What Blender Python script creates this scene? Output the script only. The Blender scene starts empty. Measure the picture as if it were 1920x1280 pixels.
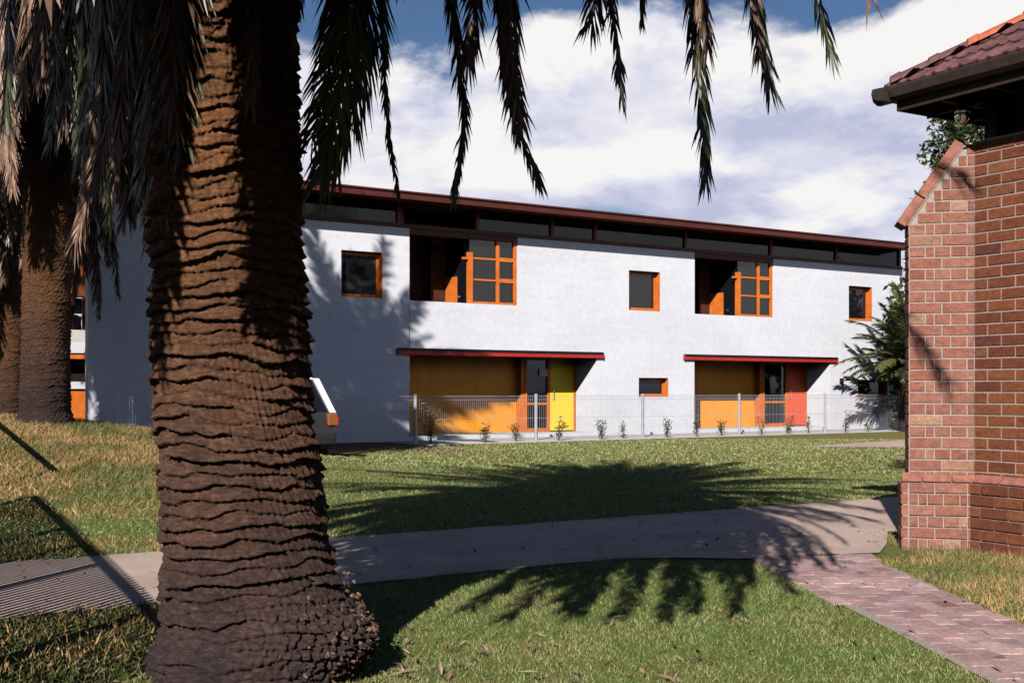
import bpy, bmesh, math, random
import numpy as np
from mathutils import Vector, Matrix, noise as mnoise

R = math.radians
sc = bpy.context.scene
col = sc.collection
random.seed(7)
rng = np.random.default_rng(7)

# ------------------------------------------------------------------ camera
EYE = 1.22
cam_data = bpy.data.cameras.new('camera')
cam = bpy.data.objects.new('camera', cam_data)
col.objects.link(cam)
cam.location = (0, 0, EYE)
cam.rotation_euler = (R(90), 0, 0)
cam_data.sensor_width = 36
cam_data.lens = 36 * 2200 / 1920
cam_data.shift_y = (732 - 640) / 1920
cam_data.clip_start = 0.05
cam_data.clip_end = 3000
sc.camera = cam

# ------------------------------------------------------------------ light
SUN_EL = 31.5
SH = Vector((0.25, 0.968, 0)).normalized()          # direction the shadows run on the ground
to_sun = Vector((-SH.x * math.cos(R(SUN_EL)), -SH.y * math.cos(R(SUN_EL)), math.sin(R(SUN_EL))))
sun_data = bpy.data.lights.new('sun', 'SUN')
sun_data.energy = 5.0
sun_data.angle = R(0.5)
sun_data.color = (1.0, 0.95, 0.88)
sun = bpy.data.objects.new('sun', sun_data)
sun.rotation_euler = to_sun.to_track_quat('Z', 'Y').to_euler()
sun.location = (-5, -10, 20)
col.objects.link(sun)

world = bpy.data.worlds.new('World')
sc.world = world
world.use_nodes = True
wt = world.node_tree
wt.nodes.clear()


def wn(t, **kw):
    n = wt.nodes.new(t)
    for k, v in kw.items():
        setattr(n, k, v)
    return n


def wmath(op, a, b=None, c=None, clamp=False):
    n = wn('ShaderNodeMath', operation=op, use_clamp=clamp)
    for i, v in enumerate((a, b, c)):
        if v is None:
            continue
        if isinstance(v, (int, float)):
            n.inputs[i].default_value = v
        else:
            wt.links.new(v, n.inputs[i])
    return n.outputs[0]


def wmap(v, f0, f1, t0, t1, smooth=True):
    n = wn('ShaderNodeMapRange')
    n.interpolation_type = 'SMOOTHSTEP' if smooth else 'LINEAR'
    wt.links.new(v, n.inputs[0])
    for i, x in enumerate((f0, f1, t0, t1)):
        n.inputs[i + 1].default_value = x
    return n.outputs[0]


wout = wn('ShaderNodeOutputWorld')
sky = wn('ShaderNodeTexSky', sky_type='NISHITA')
sky.sun_disc = False
sky.sun_elevation = R(SUN_EL)
sky.sun_rotation = math.atan2(to_sun.x, to_sun.y)
sky.air_density = 0.8
sky.dust_density = 0.0
sky.ozone_density = 5.0
bg_sky = wn('ShaderNodeBackground')
bg_sky.inputs[1].default_value = 0.05
wt.links.new(sky.outputs[0], bg_sky.inputs[0])
tc = wn('ShaderNodeTexCoord')
sep = wn('ShaderNodeSeparateXYZ')
wt.links.new(tc.outputs['Generated'], sep.inputs[0])
comb = wn('ShaderNodeMapping')
comb.inputs['Scale'].default_value = (1.0, 1.0, 2.3)
comb.inputs['Location'].default_value = (0.0, 0.0, 5.9)
wt.links.new(tc.outputs['Generated'], comb.inputs[0])


def wnoise(vec, scale, detail, rough, dist, off=(0, 0, 0)):
    m = wn('ShaderNodeMapping')
    m.inputs['Location'].default_value = off
    wt.links.new(vec, m.inputs[0])
    n = wn('ShaderNodeTexNoise')
    n.inputs['Scale'].default_value = scale
    n.inputs['Detail'].default_value = detail
    n.inputs['Roughness'].default_value = rough
    n.inputs['Distortion'].default_value = dist
    wt.links.new(m.outputs[0], n.inputs['Vector'])
    return n.outputs[0]


n1 = wnoise(comb.outputs[0], 3.0, 9, 0.55, 0.35)
n1s = wnoise(comb.outputs[0], 3.0, 9, 0.55, 0.35, (-0.03, 0.0, 0.09))
n2 = wnoise(comb.outputs[0], 4.5, 6, 0.6, 0.3, (4.1, 1.3, 2.2))
cover = wmap(sep.outputs[2], 0.20, 0.42, 0.14, -0.34)      # clouds pile up towards the horizon, break up overhead
dens = wmath('ADD', n1, cover)
mask = wmap(dens, 0.465, 0.55, 0.0, 1.0)
lit = wmath('SUBTRACT', n1, n1s)
litc = wmap(lit, -0.10, 0.10, 0.0, 1.0)
thick = wmap(n2, 0.35, 0.68, 1.0, 0.0)
shade = wmath('MULTIPLY_ADD', litc, 0.55, wmath('MULTIPLY', thick, 0.45))
cr = wn('ShaderNodeValToRGB')
cr.color_ramp.elements[0].position = 0.18
cr.color_ramp.elements[0].color = (0.54, 0.57, 0.76, 1)
cr.color_ramp.elements[1].position = 0.66
cr.color_ramp.elements[1].color = (1.0, 0.98, 0.97, 1)
e = cr.color_ramp.elements.new(0.42)
e.color = (0.80, 0.80, 0.92, 1)
wt.links.new(shade, cr.inputs[0])
bg_cl = wn('ShaderNodeBackground')
bg_cl.inputs[1].default_value = 0.68
wt.links.new(cr.outputs[0], bg_cl.inputs[0])
mixs = wn('ShaderNodeMixShader')
wt.links.new(mask, mixs.inputs[0])
wt.links.new(bg_sky.outputs[0], mixs.inputs[1])
wt.links.new(bg_cl.outputs[0], mixs.inputs[2])
wt.links.new(mixs.outputs[0], wout.inputs[0])

sc.view_settings.view_transform = 'Standard'
sc.view_settings.look = 'None'
sc.view_settings.exposure = 0.46
sc.view_settings.gamma = 1.0
sc.view_settings.use_curve_mapping = False
sc.render.engine = 'CYCLES'
sc.cycles.max_bounces = 6
sc.cycles.diffuse_bounces = 0
sc.cycles.glossy_bounces = 3

# ------------------------------------------------------------------ materials


class Mat:
    def __init__(s, name, rough=0.8, spec=0.3, base=(0.5, 0.5, 0.5)):
        s.m = bpy.data.materials.new(name)
        s.m.use_nodes = True
        s.t = s.m.node_tree
        s.b = s.t.nodes['Principled BSDF']
        s.b.inputs['Roughness'].default_value = rough
        s.b.inputs['Specular IOR Level'].default_value = spec
        s.b.inputs['Base Color'].default_value = (*base, 1)
        s._co = None

    def n(s, t, **kw):
        x = s.t.nodes.new(t)
        for k, v in kw.items():
            setattr(x, k, v)
        return x

    def link(s, a, b):
        s.t.links.new(a, b)

    def co(s, kind='Object', scale=(1, 1, 1)):
        if s._co is None:
            s._co = s.n('ShaderNodeTexCoord')
        m = s.n('ShaderNodeMapping')
        m.inputs['Scale'].default_value = scale
        s.link(s._co.outputs[kind], m.inputs[0])
        return m.outputs[0]

    def geo(s, out):
        return s.n('ShaderNodeNewGeometry').outputs[out]

    def pos(s, scale=(1, 1, 1)):
        m = s.n('ShaderNodeMapping')
        m.inputs['Scale'].default_value = scale
        s.link(s.geo('Position'), m.inputs[0])
        return m.outputs[0]

    def noise(s, vec, scale, detail=4, rough=0.55, dist=0.0):
        x = s.n('ShaderNodeTexNoise')
        x.inputs['Scale'].default_value = scale
        x.inputs['Detail'].default_value = detail
        x.inputs['Roughness'].default_value = rough
        x.inputs['Distortion'].default_value = dist
        s.link(vec, x.inputs['Vector'])
        return x.outputs[0]

    def ramp(s, fac, *stops):
        r = s.n('ShaderNodeValToRGB')
        els = r.color_ramp.elements
        while len(els) < len(stops):
            els.new(0.5)
        for el, (p, c) in zip(els, stops):
            el.position = p
            el.color = (*c, 1)
        s.link(fac, r.inputs[0])
        return r.outputs[0]

    def mix(s, fac, a, b, mode='MIX'):
        x = s.n('ShaderNodeMix', data_type='RGBA', blend_type=mode)
        for i, v in ((0, fac), (6, a), (7, b)):
            if isinstance(v, (int, float)):
                x.inputs[i].default_value = v
            elif isinstance(v, tuple):
                x.inputs[i].default_value = (*v, 1)
            else:
                s.link(v, x.inputs[i])
        return x.outputs[2]

    def color(s, v):
        s.link(v, s.b.inputs['Base Color'])

    def bump(s, h, strength=0.3, dist=0.02):
        x = s.n('ShaderNodeBump')
        x.inputs['Strength'].default_value = strength
        x.inputs['Distance'].default_value = dist
        s.link(h, x.inputs['Height'])
        s.link(x.outputs[0], s.b.inputs['Normal'])

    def rnd(s):
        return s.n('ShaderNodeObjectInfo').outputs['Random']


def simple(name, c, rough=0.6, spec=0.3, var=0.12, scale=6, bump=0.0, bscale=40, metal=0.0):
    M = Mat(name, rough, spec, c)
    v = M.pos()
    nz = M.noise(v, scale, 5, 0.6)
    lo = tuple(x * (1 - var) for x in c)
    hi = tuple(min(1, x * (1 + var)) for x in c)
    M.color(M.ramp(nz, (0.3, lo), (0.7, hi)))
    M.b.inputs['Metallic'].default_value = metal
    if bump:
        M.bump(M.noise(v, bscale, 4, 0.6), bump, 0.01)
    return M.m


MT = {}


def build_mats():
    # painted blockwork: faint courses
    M = Mat('white_paint', 0.75, 0.25)
    v = M.co('Object')
    big = M.noise(v, 0.55, 6, 0.6)
    fine = M.noise(v, 7, 5, 0.6)
    c1 = M.ramp(big, (0.3, (0.63, 0.635, 0.69)), (0.65, (0.71, 0.715, 0.765)))
    c2 = M.ramp(fine, (0.25, (0.88, 0.88, 0.90)), (0.6, (1, 1, 1)))
    streak = M.noise(M.co('Object', (0.35, 1, 2.6)), 2.0, 5, 0.6)
    c3 = M.ramp(streak, (0.28, (0.94, 0.935, 0.945)), (0.55, (1, 1, 1)))
    M.color(M.mix(1.0, M.mix(1.0, c1, c2, 'MULTIPLY'), c3, 'MULTIPLY'))
    bt = M.n('ShaderNodeTexBrick')
    M.link(M.co('Object', (1, 1, 1)), bt.inputs['Vector'])
    # brick pattern lies in local XZ
    swz = M.n('ShaderNodeCombineXYZ')
    sp = M.n('ShaderNodeSeparateXYZ')
    M.link(v, sp.inputs[0])
    M.link(sp.outputs[0], swz.inputs[0])
    M.link(sp.outputs[2], swz.inputs[1])
    M.link(swz.outputs[0], bt.inputs['Vector'])
    bt.inputs['Scale'].default_value = 1.0
    bt.inputs['Brick Width'].default_value = 0.4
    bt.inputs['Row Height'].default_value = 0.2
    bt.inputs['Mortar Size'].default_value = 0.006
    bt.inputs['Color1'].default_value = (1, 1, 1, 1)
    bt.inputs['Color2'].default_value = (0.9, 0.9, 0.9, 1)
    bt.inputs['Mortar'].default_value = (0, 0, 0, 1)
    M.bump(bt.outputs[0], 0.25, 0.004)
    MT['white'] = M.m
    MT['orange'] = simple('orange_timber', (0.62, 0.155, 0.022), 0.5, 0.35, 0.2, 5)
    MT['orange_dark'] = simple('stained_red_timber', (0.20, 0.055, 0.018), 0.5, 0.3, 0.25, 5)
    MT['brown_dark'] = simple('dark_brown_boards', (0.07, 0.022, 0.012), 0.6, 0.25, 0.3, 5)
    MT['car_shaded'] = Mat('shade_darkened_car_paint', 0.25, 0.5, (0.03, 0.028, 0.03)).m  # body colour darkened in place of the palm shade on the car
    MT['amber'] = simple('amber_panel', (0.86, 0.33, 0.018), 0.45, 0.35, 0.07, 3)
    MT['yellow'] = simple('yellow_panel', (0.92, 0.66, 0.03), 0.45, 0.35, 0.06, 3)
    MT['redpanel'] = simple('red_panel', (0.78, 0.09, 0.025), 0.45, 0.35, 0.08, 3)
    MT['red'] = simple('red_steel', (0.42, 0.025, 0.022), 0.4, 0.4, 0.12, 4)
    MT['darkred'] = simple('dark_red_fascia', (0.085, 0.02, 0.014), 0.5, 0.3, 0.2, 3)
    MT['black'] = simple('black_flashing', (0.012, 0.010, 0.011), 0.5, 0.3)
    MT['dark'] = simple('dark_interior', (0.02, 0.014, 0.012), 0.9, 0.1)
    MT['glass'] = Mat('window_glass', 0.04, 0.6, (0.008, 0.009, 0.012)).m
    MT['glass_dark'] = Mat('tinted_glass', 0.05, 0.3, (0.006, 0.006, 0.008)).m
    MT['steel'] = simple('galvanised_steel', (0.42, 0.42, 0.47), 0.45, 0.5, 0.15, 8, metal=0.3)
    MT['concrete'] = simple('pale_concrete', (0.55, 0.52, 0.5), 0.85, 0.2, 0.12, 6, 0.3)
    MT['gutter'] = simple('weathered_brown_gutter', (0.04, 0.028, 0.025), 0.5, 0.35, 0.3, 14)
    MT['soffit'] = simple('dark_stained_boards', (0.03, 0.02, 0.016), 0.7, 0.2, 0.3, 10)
    MT['coping'] = simple('terracotta_coping', (0.29, 0.115, 0.085), 0.75, 0.25, 0.35, 18, 0.4)
    MT['terracotta'] = simple('terracotta_hip_tile', (0.42, 0.105, 0.05), 0.65, 0.3, 0.35, 14, 0.4)
    MT['tile'] = simple('dark_roof_tile', (0.12, 0.055, 0.055), 0.7, 0.3, 0.5, 9, 0.4)
    MT['chrome'] = simple('polished_metal', (0.75, 0.75, 0.78), 0.18, 0.5, 0.05, 5, metal=0.9)
    MT['lampglass'] = Mat('lamp_glass', 0.08, 0.6, (0.55, 0.55, 0.6)).m
    MT['carpaint'] = Mat('white_car_paint', 0.25, 0.5, (0.72, 0.72, 0.74)).m
    MT['rubber'] = simple('black_rubber', (0.012, 0.012, 0.013), 0.7, 0.3)
    MT['tail'] = Mat('amber_lens', 0.25, 0.5, (0.26, 0.085, 0.03)).m
    MT['tailred'] = Mat('red_lens', 0.2, 0.5, (0.6, 0.03, 0.01)).m
    MT['petal'] = simple('white_petal', (0.85, 0.84, 0.78), 0.6, 0.2, 0.05)
    # mortar
    M = Mat('mortar', 0.95, 0.1)
    nz = M.noise(M.pos(), 60, 4, 0.7)
    M.color(M.ramp(nz, (0.3, (0.26, 0.20, 0.175)), (0.7, (0.42, 0.35, 0.31))))
    M.bump(nz, 0.5, 0.006)
    MT['mortar'] = M.m
    # bricks, one look per brick through the object's random number
    for key, stops in (('brick_red', [(0.0, (0.14, 0.044, 0.026)), (0.25, (0.185, 0.060, 0.030)), (0.5, (0.215, 0.074, 0.032)),
                                      (0.7, (0.175, 0.054, 0.030)), (0.86, (0.12, 0.042, 0.030)), (1.0, (0.23, 0.092, 0.045))]),
                       ('brick_pink', [(0.0, (0.22, 0.085, 0.066)), (0.25, (0.28, 0.12, 0.085)), (0.5, (0.26, 0.108, 0.085)),
                                       (0.7, (0.31, 0.15, 0.11)), (0.88, (0.25, 0.095, 0.062)), (1.0, (0.38, 0.24, 0.165))])):
        M = Mat(key, 0.85, 0.2)
        r = M.ramp(M.rnd(), *stops)
        nz = M.noise(M.pos(), 45, 6, 0.7)
        bl = M.noise(M.pos((1, 1, 2.0)), 14, 4, 0.6)
        c = M.mix(1.0, r, M.ramp(nz, (0.25, (0.62, 0.6, 0.6)), (0.6, (1.1, 1.08, 1.05))), 'MULTIPLY')
        c = M.mix(1.0, c, M.ramp(bl, (0.3, (0.72, 0.72, 0.75)), (0.62, (1.08, 1.06, 1.04))), 'MULTIPLY')
        M.color(c)
        M.bump(nz, 0.55, 0.006)
        MT[key] = M.m
        if key == 'brick_red':
            m2 = M.m.copy()
            gi = m2.node_tree.nodes.new('ShaderNodeNewGeometry')
            for ln in list(m2.node_tree.links):
                if ln.from_node.type == 'OBJECT_INFO':
                    m2.node_tree.links.new(gi.outputs['Random Per Island'], ln.to_socket)
            MT['brick_far'] = m2
    M = Mat('paver', 0.85, 0.2)
    r = M.ramp(M.rnd(), (0.0, (0.185, 0.132, 0.130)), (0.3, (0.287, 0.205, 0.200)), (0.6, (0.240, 0.161, 0.160)), (0.85, (0.333, 0.244, 0.230)), (1.0, (0.204, 0.117, 0.100)))
    nz = M.noise(M.pos(), 38, 6, 0.7)
    bl = M.noise(M.pos(), 2.5, 5, 0.65)
    c = M.mix(1.0, r, M.ramp(nz, (0.25, (0.750, 0.732, 0.750)), (0.65, (1.438, 1.366, 1.375))), 'MULTIPLY')
    M.color(M.mix(1.0, c, M.ramp(bl, (0.35, (0.875, 0.830, 0.850)), (0.65, (1.500, 1.440, 1.450))), 'MULTIPLY'))
    M.bump(nz, 0.5, 0.005)
    MT['paver'] = M.m
    # exposed aggregate path
    M = Mat('path_aggregate', 0.9, 0.2)
    v = M.pos()
    a = M.noise(v, 90, 3, 0.7)
    b = M.noise(v, 1.1, 5, 0.6)
    c = M.ramp(a, (0.3, (0.35, 0.25, 0.215)), (0.5, (0.50, 0.375, 0.325)), (0.72, (0.62, 0.50, 0.445)))
    M.color(M.mix(1.0, c, M.ramp(b, (0.3, (0.78, 0.76, 0.75)), (0.7, (1.1, 1.08, 1.06))), 'MULTIPLY'))
    M.bump(a, 0.5, 0.006)
    MT['path'] = M.m
    # lawn soil/thatch
    M = Mat('lawn_ground', 0.95, 0.1)
    v = M.pos()
    a = M.noise(v, 26, 5, 0.7)
    b = M.noise(v, 0.55, 5, 0.6, 0.4)
    d = M.noise(v, 3.2, 5, 0.65)
    green = M.ramp(a, (0.28, (0.06, 0.08, 0.022)), (0.5, (0.12, 0.15, 0.045)), (0.72, (0.20, 0.215, 0.08)))
    straw = M.ramp(a, (0.28, (0.12, 0.07, 0.03)), (0.5, (0.26, 0.165, 0.07)), (0.75, (0.38, 0.26, 0.12)))
    f = M.ramp(b, (0.46, (0, 0, 0)), (0.70, (0.6, 0.6, 0.6)))
    f2 = M.ramp(d, (0.5, (0, 0, 0)), (0.7, (0.55, 0.55, 0.55)))
    spy = M.n('ShaderNodeSeparateXYZ')
    M.link(M.geo('Position'), spy.inputs[0])
    my = M.n('ShaderNodeMapRange')
    M.link(spy.outputs[1], my.inputs[0])
    for i, x in enumerate((13, 24, 0, .35)):
        my.inputs[i + 1].default_value = x
    green = M.mix(my.outputs[0], green, straw)          # the far lawn is thinner and drier
    lw = M.mix(f, M.mix(f2, green, straw), straw)
    # dry bank round the left palms
    sp = M.n('ShaderNodeSeparateXYZ')
    M.link(M.geo('Position'), sp.inputs[0])
    mr = M.n('ShaderNodeMapRange')
    M.link(sp.outputs[2], mr.inputs[0])
    for i, x in enumerate((0.10, 0.42, 0, 0.85)):
        mr.inputs[i + 1].default_value = x
    M.color(M.mix(mr.outputs[0], lw, straw))
    M.bump(a, 0.8, 0.03)
    MT['lawn'] = M.m
    M = Mat('grass_blade', 0.6, 0.25)
    r = M.geo('Random Per Island')
    b = M.noise(M.pos(), 1.4, 5, 0.65)
    g = M.ramp(r, (0.0, (0.055, 0.095, 0.02)), (0.4, (0.11, 0.175, 0.038)), (0.75, (0.19, 0.25, 0.075)), (1.0, (0.33, 0.34, 0.15)))
    s_ = M.ramp(r, (0.0, (0.14, 0.16, 0.05)), (0.4, (0.26, 0.24, 0.10)), (1.0, (0.46, 0.40, 0.22)))
    sp = M.n('ShaderNodeSeparateXYZ')
    M.link(M.geo('Position'), sp.inputs[0])
    my = M.n('ShaderNodeMapRange')
    M.link(sp.outputs[1], my.inputs[0])
    for i, x in enumerate((13, 24, 0, .38)):
        my.inputs[i + 1].default_value = x
    g = M.mix(my.outputs[0], g, s_)
    M.color(M.mix(M.ramp(b, (0.46, (0, 0, 0)), (0.68, (0.8, 0.8, 0.8))), g, s_))
    MT['grass'] = M.m
    M = Mat('dry_grass_blade', 0.65, 0.25)
    r = M.geo('Random Per Island')
    b = M.noise(M.pos(), 1.1, 4, 0.6)
    g = M.ramp(r, (0.0, (0.05, 0.07, 0.018)), (0.6, (0.12, 0.13, 0.035)), (1.0, (0.26, 0.21, 0.09)))
    s_ = M.ramp(r, (0.0, (0.20, 0.105, 0.035)), (0.5, (0.38, 0.215, 0.085)), (1.0, (0.52, 0.35, 0.17)))
    M.color(M.mix(M.ramp(b, (0.42, (0, 0, 0)), (0.54, (1, 1, 1))), g, s_))
    MT['drygrass'] = M.m
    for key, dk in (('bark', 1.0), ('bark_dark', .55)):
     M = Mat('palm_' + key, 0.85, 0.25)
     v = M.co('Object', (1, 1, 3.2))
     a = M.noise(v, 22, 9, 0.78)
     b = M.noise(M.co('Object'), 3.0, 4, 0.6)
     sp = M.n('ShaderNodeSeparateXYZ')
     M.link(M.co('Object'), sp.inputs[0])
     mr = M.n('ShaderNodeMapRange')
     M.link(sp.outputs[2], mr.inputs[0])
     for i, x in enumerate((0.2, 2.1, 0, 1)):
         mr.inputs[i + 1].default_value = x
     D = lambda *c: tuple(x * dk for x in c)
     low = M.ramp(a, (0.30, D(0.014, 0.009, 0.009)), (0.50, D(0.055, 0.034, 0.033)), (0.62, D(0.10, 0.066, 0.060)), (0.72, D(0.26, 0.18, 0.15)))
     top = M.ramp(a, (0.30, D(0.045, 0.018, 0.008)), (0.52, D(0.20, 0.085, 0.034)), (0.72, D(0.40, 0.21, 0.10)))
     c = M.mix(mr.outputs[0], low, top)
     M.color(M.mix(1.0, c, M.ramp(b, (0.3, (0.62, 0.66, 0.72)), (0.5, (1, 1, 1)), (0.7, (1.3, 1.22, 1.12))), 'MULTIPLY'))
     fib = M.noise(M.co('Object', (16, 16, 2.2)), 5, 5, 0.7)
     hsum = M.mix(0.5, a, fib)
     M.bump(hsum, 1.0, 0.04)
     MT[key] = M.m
    M = Mat('fibrous_roots', 0.9, 0.2)
    r = M.geo('Random Per Island')
    M.color(M.ramp(r, (0.0, (0.03, 0.018, 0.014)), (0.7, (0.10, 0.058, 0.042)), (1.0, (0.24, 0.15, 0.10))))
    MT['roots'] = M.m

    def leafmat(name, stops, rough=0.45, spec=0.4, trans=0.0):
        M = Mat(name, rough, spec)
        r = M.geo('Random Per Island')
        c = M.ramp(r, *stops)
        M.color(c)
        if trans:
            out = M.t.nodes['Material Output']
            tr = M.n('ShaderNodeBsdfTranslucent')
            M.link(c, tr.inputs[0])
            mx = M.n('ShaderNodeMixShader')
            mx.inputs[0].default_value = trans
            M.link(M.b.outputs[0], mx.inputs[1])
            M.link(tr.outputs[0], mx.inputs[2])
            M.link(mx.outputs[0], out.inputs[0])
        return M.m
    MT['frond'] = leafmat('green_frond', [(0, (0.012, 0.018, 0.008)), (0.6, (0.028, 0.038, 0.014)), (1, (0.06, 0.07, 0.028))], 0.4, 0.45)
    MT['frond_light'] = leafmat('olive_frond', [(0, (0.05, 0.065, 0.02)), (0.6, (0.11, 0.125, 0.035)), (1, (0.21, 0.20, 0.06))], 0.4, 0.45)
    MT['dead'] = leafmat('dead_frond', [(0, (0.09, 0.045, 0.028)), (0.5, (0.22, 0.125, 0.085)), (1, (0.42, 0.27, 0.20))], 0.6, 0.3)
    MT['rachis'] = simple('frond_rib', (0.10, 0.075, 0.03), 0.5, 0.3, 0.3, 12)
    MT['rachis_dead'] = simple('dry_frond_rib', (0.22, 0.13, 0.08), 0.6, 0.3, 0.3, 12)
    MT['leaf'] = leafmat('dark_leaf', [(0, (0.012, 0.022, 0.008)), (0.6, (0.035, 0.055, 0.018)), (1, (0.09, 0.11, 0.035))], 0.45, 0.4, 0.15)
    MT['roseleaf'] = leafmat('rose_leaf', [(0, (0.03, 0.045, 0.018)), (0.6, (0.07, 0.09, 0.035)), (1, (0.13, 0.12, 0.05))], 0.5, 0.35)
    MT['wood'] = simple('tree_bark', (0.09, 0.06, 0.045), 0.9, 0.2, 0.4, 12, 0.5)
    MT['stem'] = simple('green_stem', (0.07, 0.07, 0.035), 0.7, 0.2, 0.3, 20)
    MT['soil'] = simple('garden_soil', (0.16, 0.10, 0.07), 0.95, 0.1, 0.4, 9, 0.6)
    MT['timberfence'] = simple('painted_pickets', (0.3, 0.3, 0.3), 0.6, 0.3)


build_mats()

# ------------------------------------------------------------------ mesh helpers


def tag(o, label=None, cat=None, group=None, kind=None):
    if label:
        o['label'] = label
    if cat:
        o['category'] = cat
    if group:
        o['group'] = group
    if kind:
        o['kind'] = kind
    return o


def link(o, parent=None):
    col.objects.link(o)
    if parent:
        o.parent = parent
    return o


def empty(name, loc=(0, 0, 0), rz=0.0, parent=None):
    o = bpy.data.objects.new(name, None)
    o.empty_display_size = 0.2
    o.location = loc
    o.rotation_euler = (0, 0, rz)
    return link(o, parent)


class MB:
    def __init__(s):
        s.v, s.f, s.mi = [], [], []

    def add(s, vs, fs, mi=0):
        b = len(s.v)
        s.v.extend([tuple(p) for p in vs])
        s.f.extend([tuple(i + b for i in f) for f in fs])
        s.mi.extend([mi] * len(fs))
        return s

    def box(s, x0, x1, y0, y1, z0, z1, mi=0):
        vs = [(x0, y0, z0), (x1, y0, z0), (x1, y1, z0), (x0, y1, z0), (x0, y0, z1), (x1, y0, z1), (x1, y1, z1), (x0, y1, z1)]
        return s.add(vs, [(0, 3, 2, 1), (4, 5, 6, 7), (0, 1, 5, 4), (1, 2, 6, 5), (2, 3, 7, 6), (3, 0, 4, 7)], mi)

    def obox(s, c, ax, ay, az, mi=0):
        c, ax, ay, az = map(Vector, (c, ax, ay, az))
        vs = [c + sx * ax + sy * ay + sz * az for sz in (-1, 1) for sx, sy in ((-1, -1), (1, -1), (1, 1), (-1, 1))]
        return s.add(vs, [(0, 3, 2, 1), (4, 5, 6, 7), (0, 1, 5, 4), (1, 2, 6, 5), (2, 3, 7, 6), (3, 0, 4, 7)], mi)

    def prism(s, poly, vec, mi=0):
        """polygon (list of 3-D points, counter-clockwise from outside of its cap at -vec) swept by vec"""
        n = len(poly)
        p = [Vector(q) for q in poly]
        vs = p + [q + Vector(vec) for q in p]
        fs = [tuple(range(n - 1, -1, -1)), tuple(range(n, 2 * n))]
        fs += [(i, (i + 1) % n, (i + 1) % n + n, i + n) for i in range(n)]
        return s.add(vs, fs, mi)

    def tube(s, pts, rads, seg=6, mi=0, cap=True):
        pts = [Vector(p) for p in pts]
        if isinstance(rads, (int, float)):
            rads = [rads] * len(pts)
        vs, fs = [], []
        up = Vector((0.13, 0.31, 0.94))
        for i, p in enumerate(pts):
            t = (pts[min(i + 1, len(pts) - 1)] - pts[max(i - 1, 0)]).normalized()
            a = t.cross(up)
            if a.length < 1e-3:
                a = t.cross(Vector((1, 0, 0)))
            a.normalize()
            b = t.cross(a)
            for k in range(seg):
                an = 2 * math.pi * k / seg
                vs.append(p + rads[i] * (math.cos(an) * a + math.sin(an) * b))
        for i in range(len(pts) - 1):
            for k in range(seg):
                k2 = (k + 1) % seg
                fs.append((i * seg + k, i * seg + k2, (i + 1) * seg + k2, (i + 1) * seg + k))
        if cap:
            fs.append(tuple(range(seg - 1, -1, -1)))
            fs.append(tuple(range((len(pts) - 1) * seg, len(pts) * seg)))
        return s.add(vs, fs, mi)

    def lathe(s, prof, c, seg=16, mi=0, axis='Z'):
        vs, fs = [], []
        for r, h in prof:
            for k in range(seg):
                an = 2 * math.pi * k / seg
                a, b = r * math.cos(an), r * math.sin(an)
                q = {'Z': (a, b, h), 'Y': (a, h, b), 'X': (h, a, b)}[axis]
                vs.append((c[0] + q[0], c[1] + q[1], c[2] + q[2]))
        for i in range(len(prof) - 1):
            for k in range(seg):
                k2 = (k + 1) % seg
                fs.append((i * seg + k, i * seg + k2, (i + 1) * seg + k2, (i + 1) * seg + k))
        fs.append(tuple(range(seg)))
        fs.append(tuple(range((len(prof) - 1) * seg, len(prof) * seg)))
        return s.add(vs, fs, mi)

    def mesh(s, name, mats, smooth=False, fix=True):
        me = bpy.data.meshes.new(name)
        me.from_pydata(s.v, [], s.f)
        if not isinstance(mats, (list, tuple)):
            mats = [mats]
        for m in mats:
            me.materials.append(MT[m] if isinstance(m, str) else m)
        if len(mats) > 1:
            me.polygons.foreach_set('material_index', s.mi)
        if fix:
            bm = bmesh.new()
            bm.from_mesh(me)
            bmesh.ops.recalc_face_normals(bm, faces=bm.faces)
            bm.to_mesh(me)
            bm.free()
        if smooth:
            me.polygons.foreach_set('use_smooth', [True] * len(me.polygons))
        me.update()
        return me

    def build(s, name, mats, parent=None, smooth=False, bevel=0.0, fix=True):
        me = s.mesh(name, mats, smooth, fix)
        if bevel:
            bm = bmesh.new()
            bm.from_mesh(me)
            bmesh.ops.bevel(bm, geom=list(bm.edges), offset=bevel, segments=1, affect='EDGES', profile=0.5)
            bm.to_mesh(me)
            bm.free()
        return link(bpy.data.objects.new(name, me), parent)


def box(name, mats, parent, x0, x1, y0, y1, z0, z1, bevel=0.0):
    return MB().box(x0, x1, y0, y1, z0, z1).build(name, mats, parent, bevel=bevel)


def np_mesh(name, verts, tris, mat):
    """fast triangle mesh from numpy arrays"""
    me = bpy.data.meshes.new(name)
    me.vertices.add(len(verts))
    me.vertices.foreach_set('co', np.asarray(verts, dtype=np.float32).ravel())
    n = len(tris)
    me.loops.add(n * 3)
    me.loops.foreach_set('vertex_index', np.asarray(tris, dtype=np.int32).ravel())
    me.polygons.add(n)
    me.polygons.foreach_set('loop_start', np.arange(0, n * 3, 3, dtype=np.int32))
    me.materials.append(MT[mat])
    me.update(calc_edges=True)
    me.validate()
    return me


# ------------------------------------------------------------------ ground


def ground_z(x, y):
    m = 0.84 * np.exp(-((x + 7.6) ** 2) / (2 * 3.0 ** 2) - ((y - 16.6) ** 2) / (2 * 2.7 ** 2))
    m = m + 0.10 * np.exp(-((x + 4.4) ** 2) / (2 * 1.6 ** 2) - ((y - 13.5) ** 2) / (2 * 1.6 ** 2))
    return m


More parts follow.
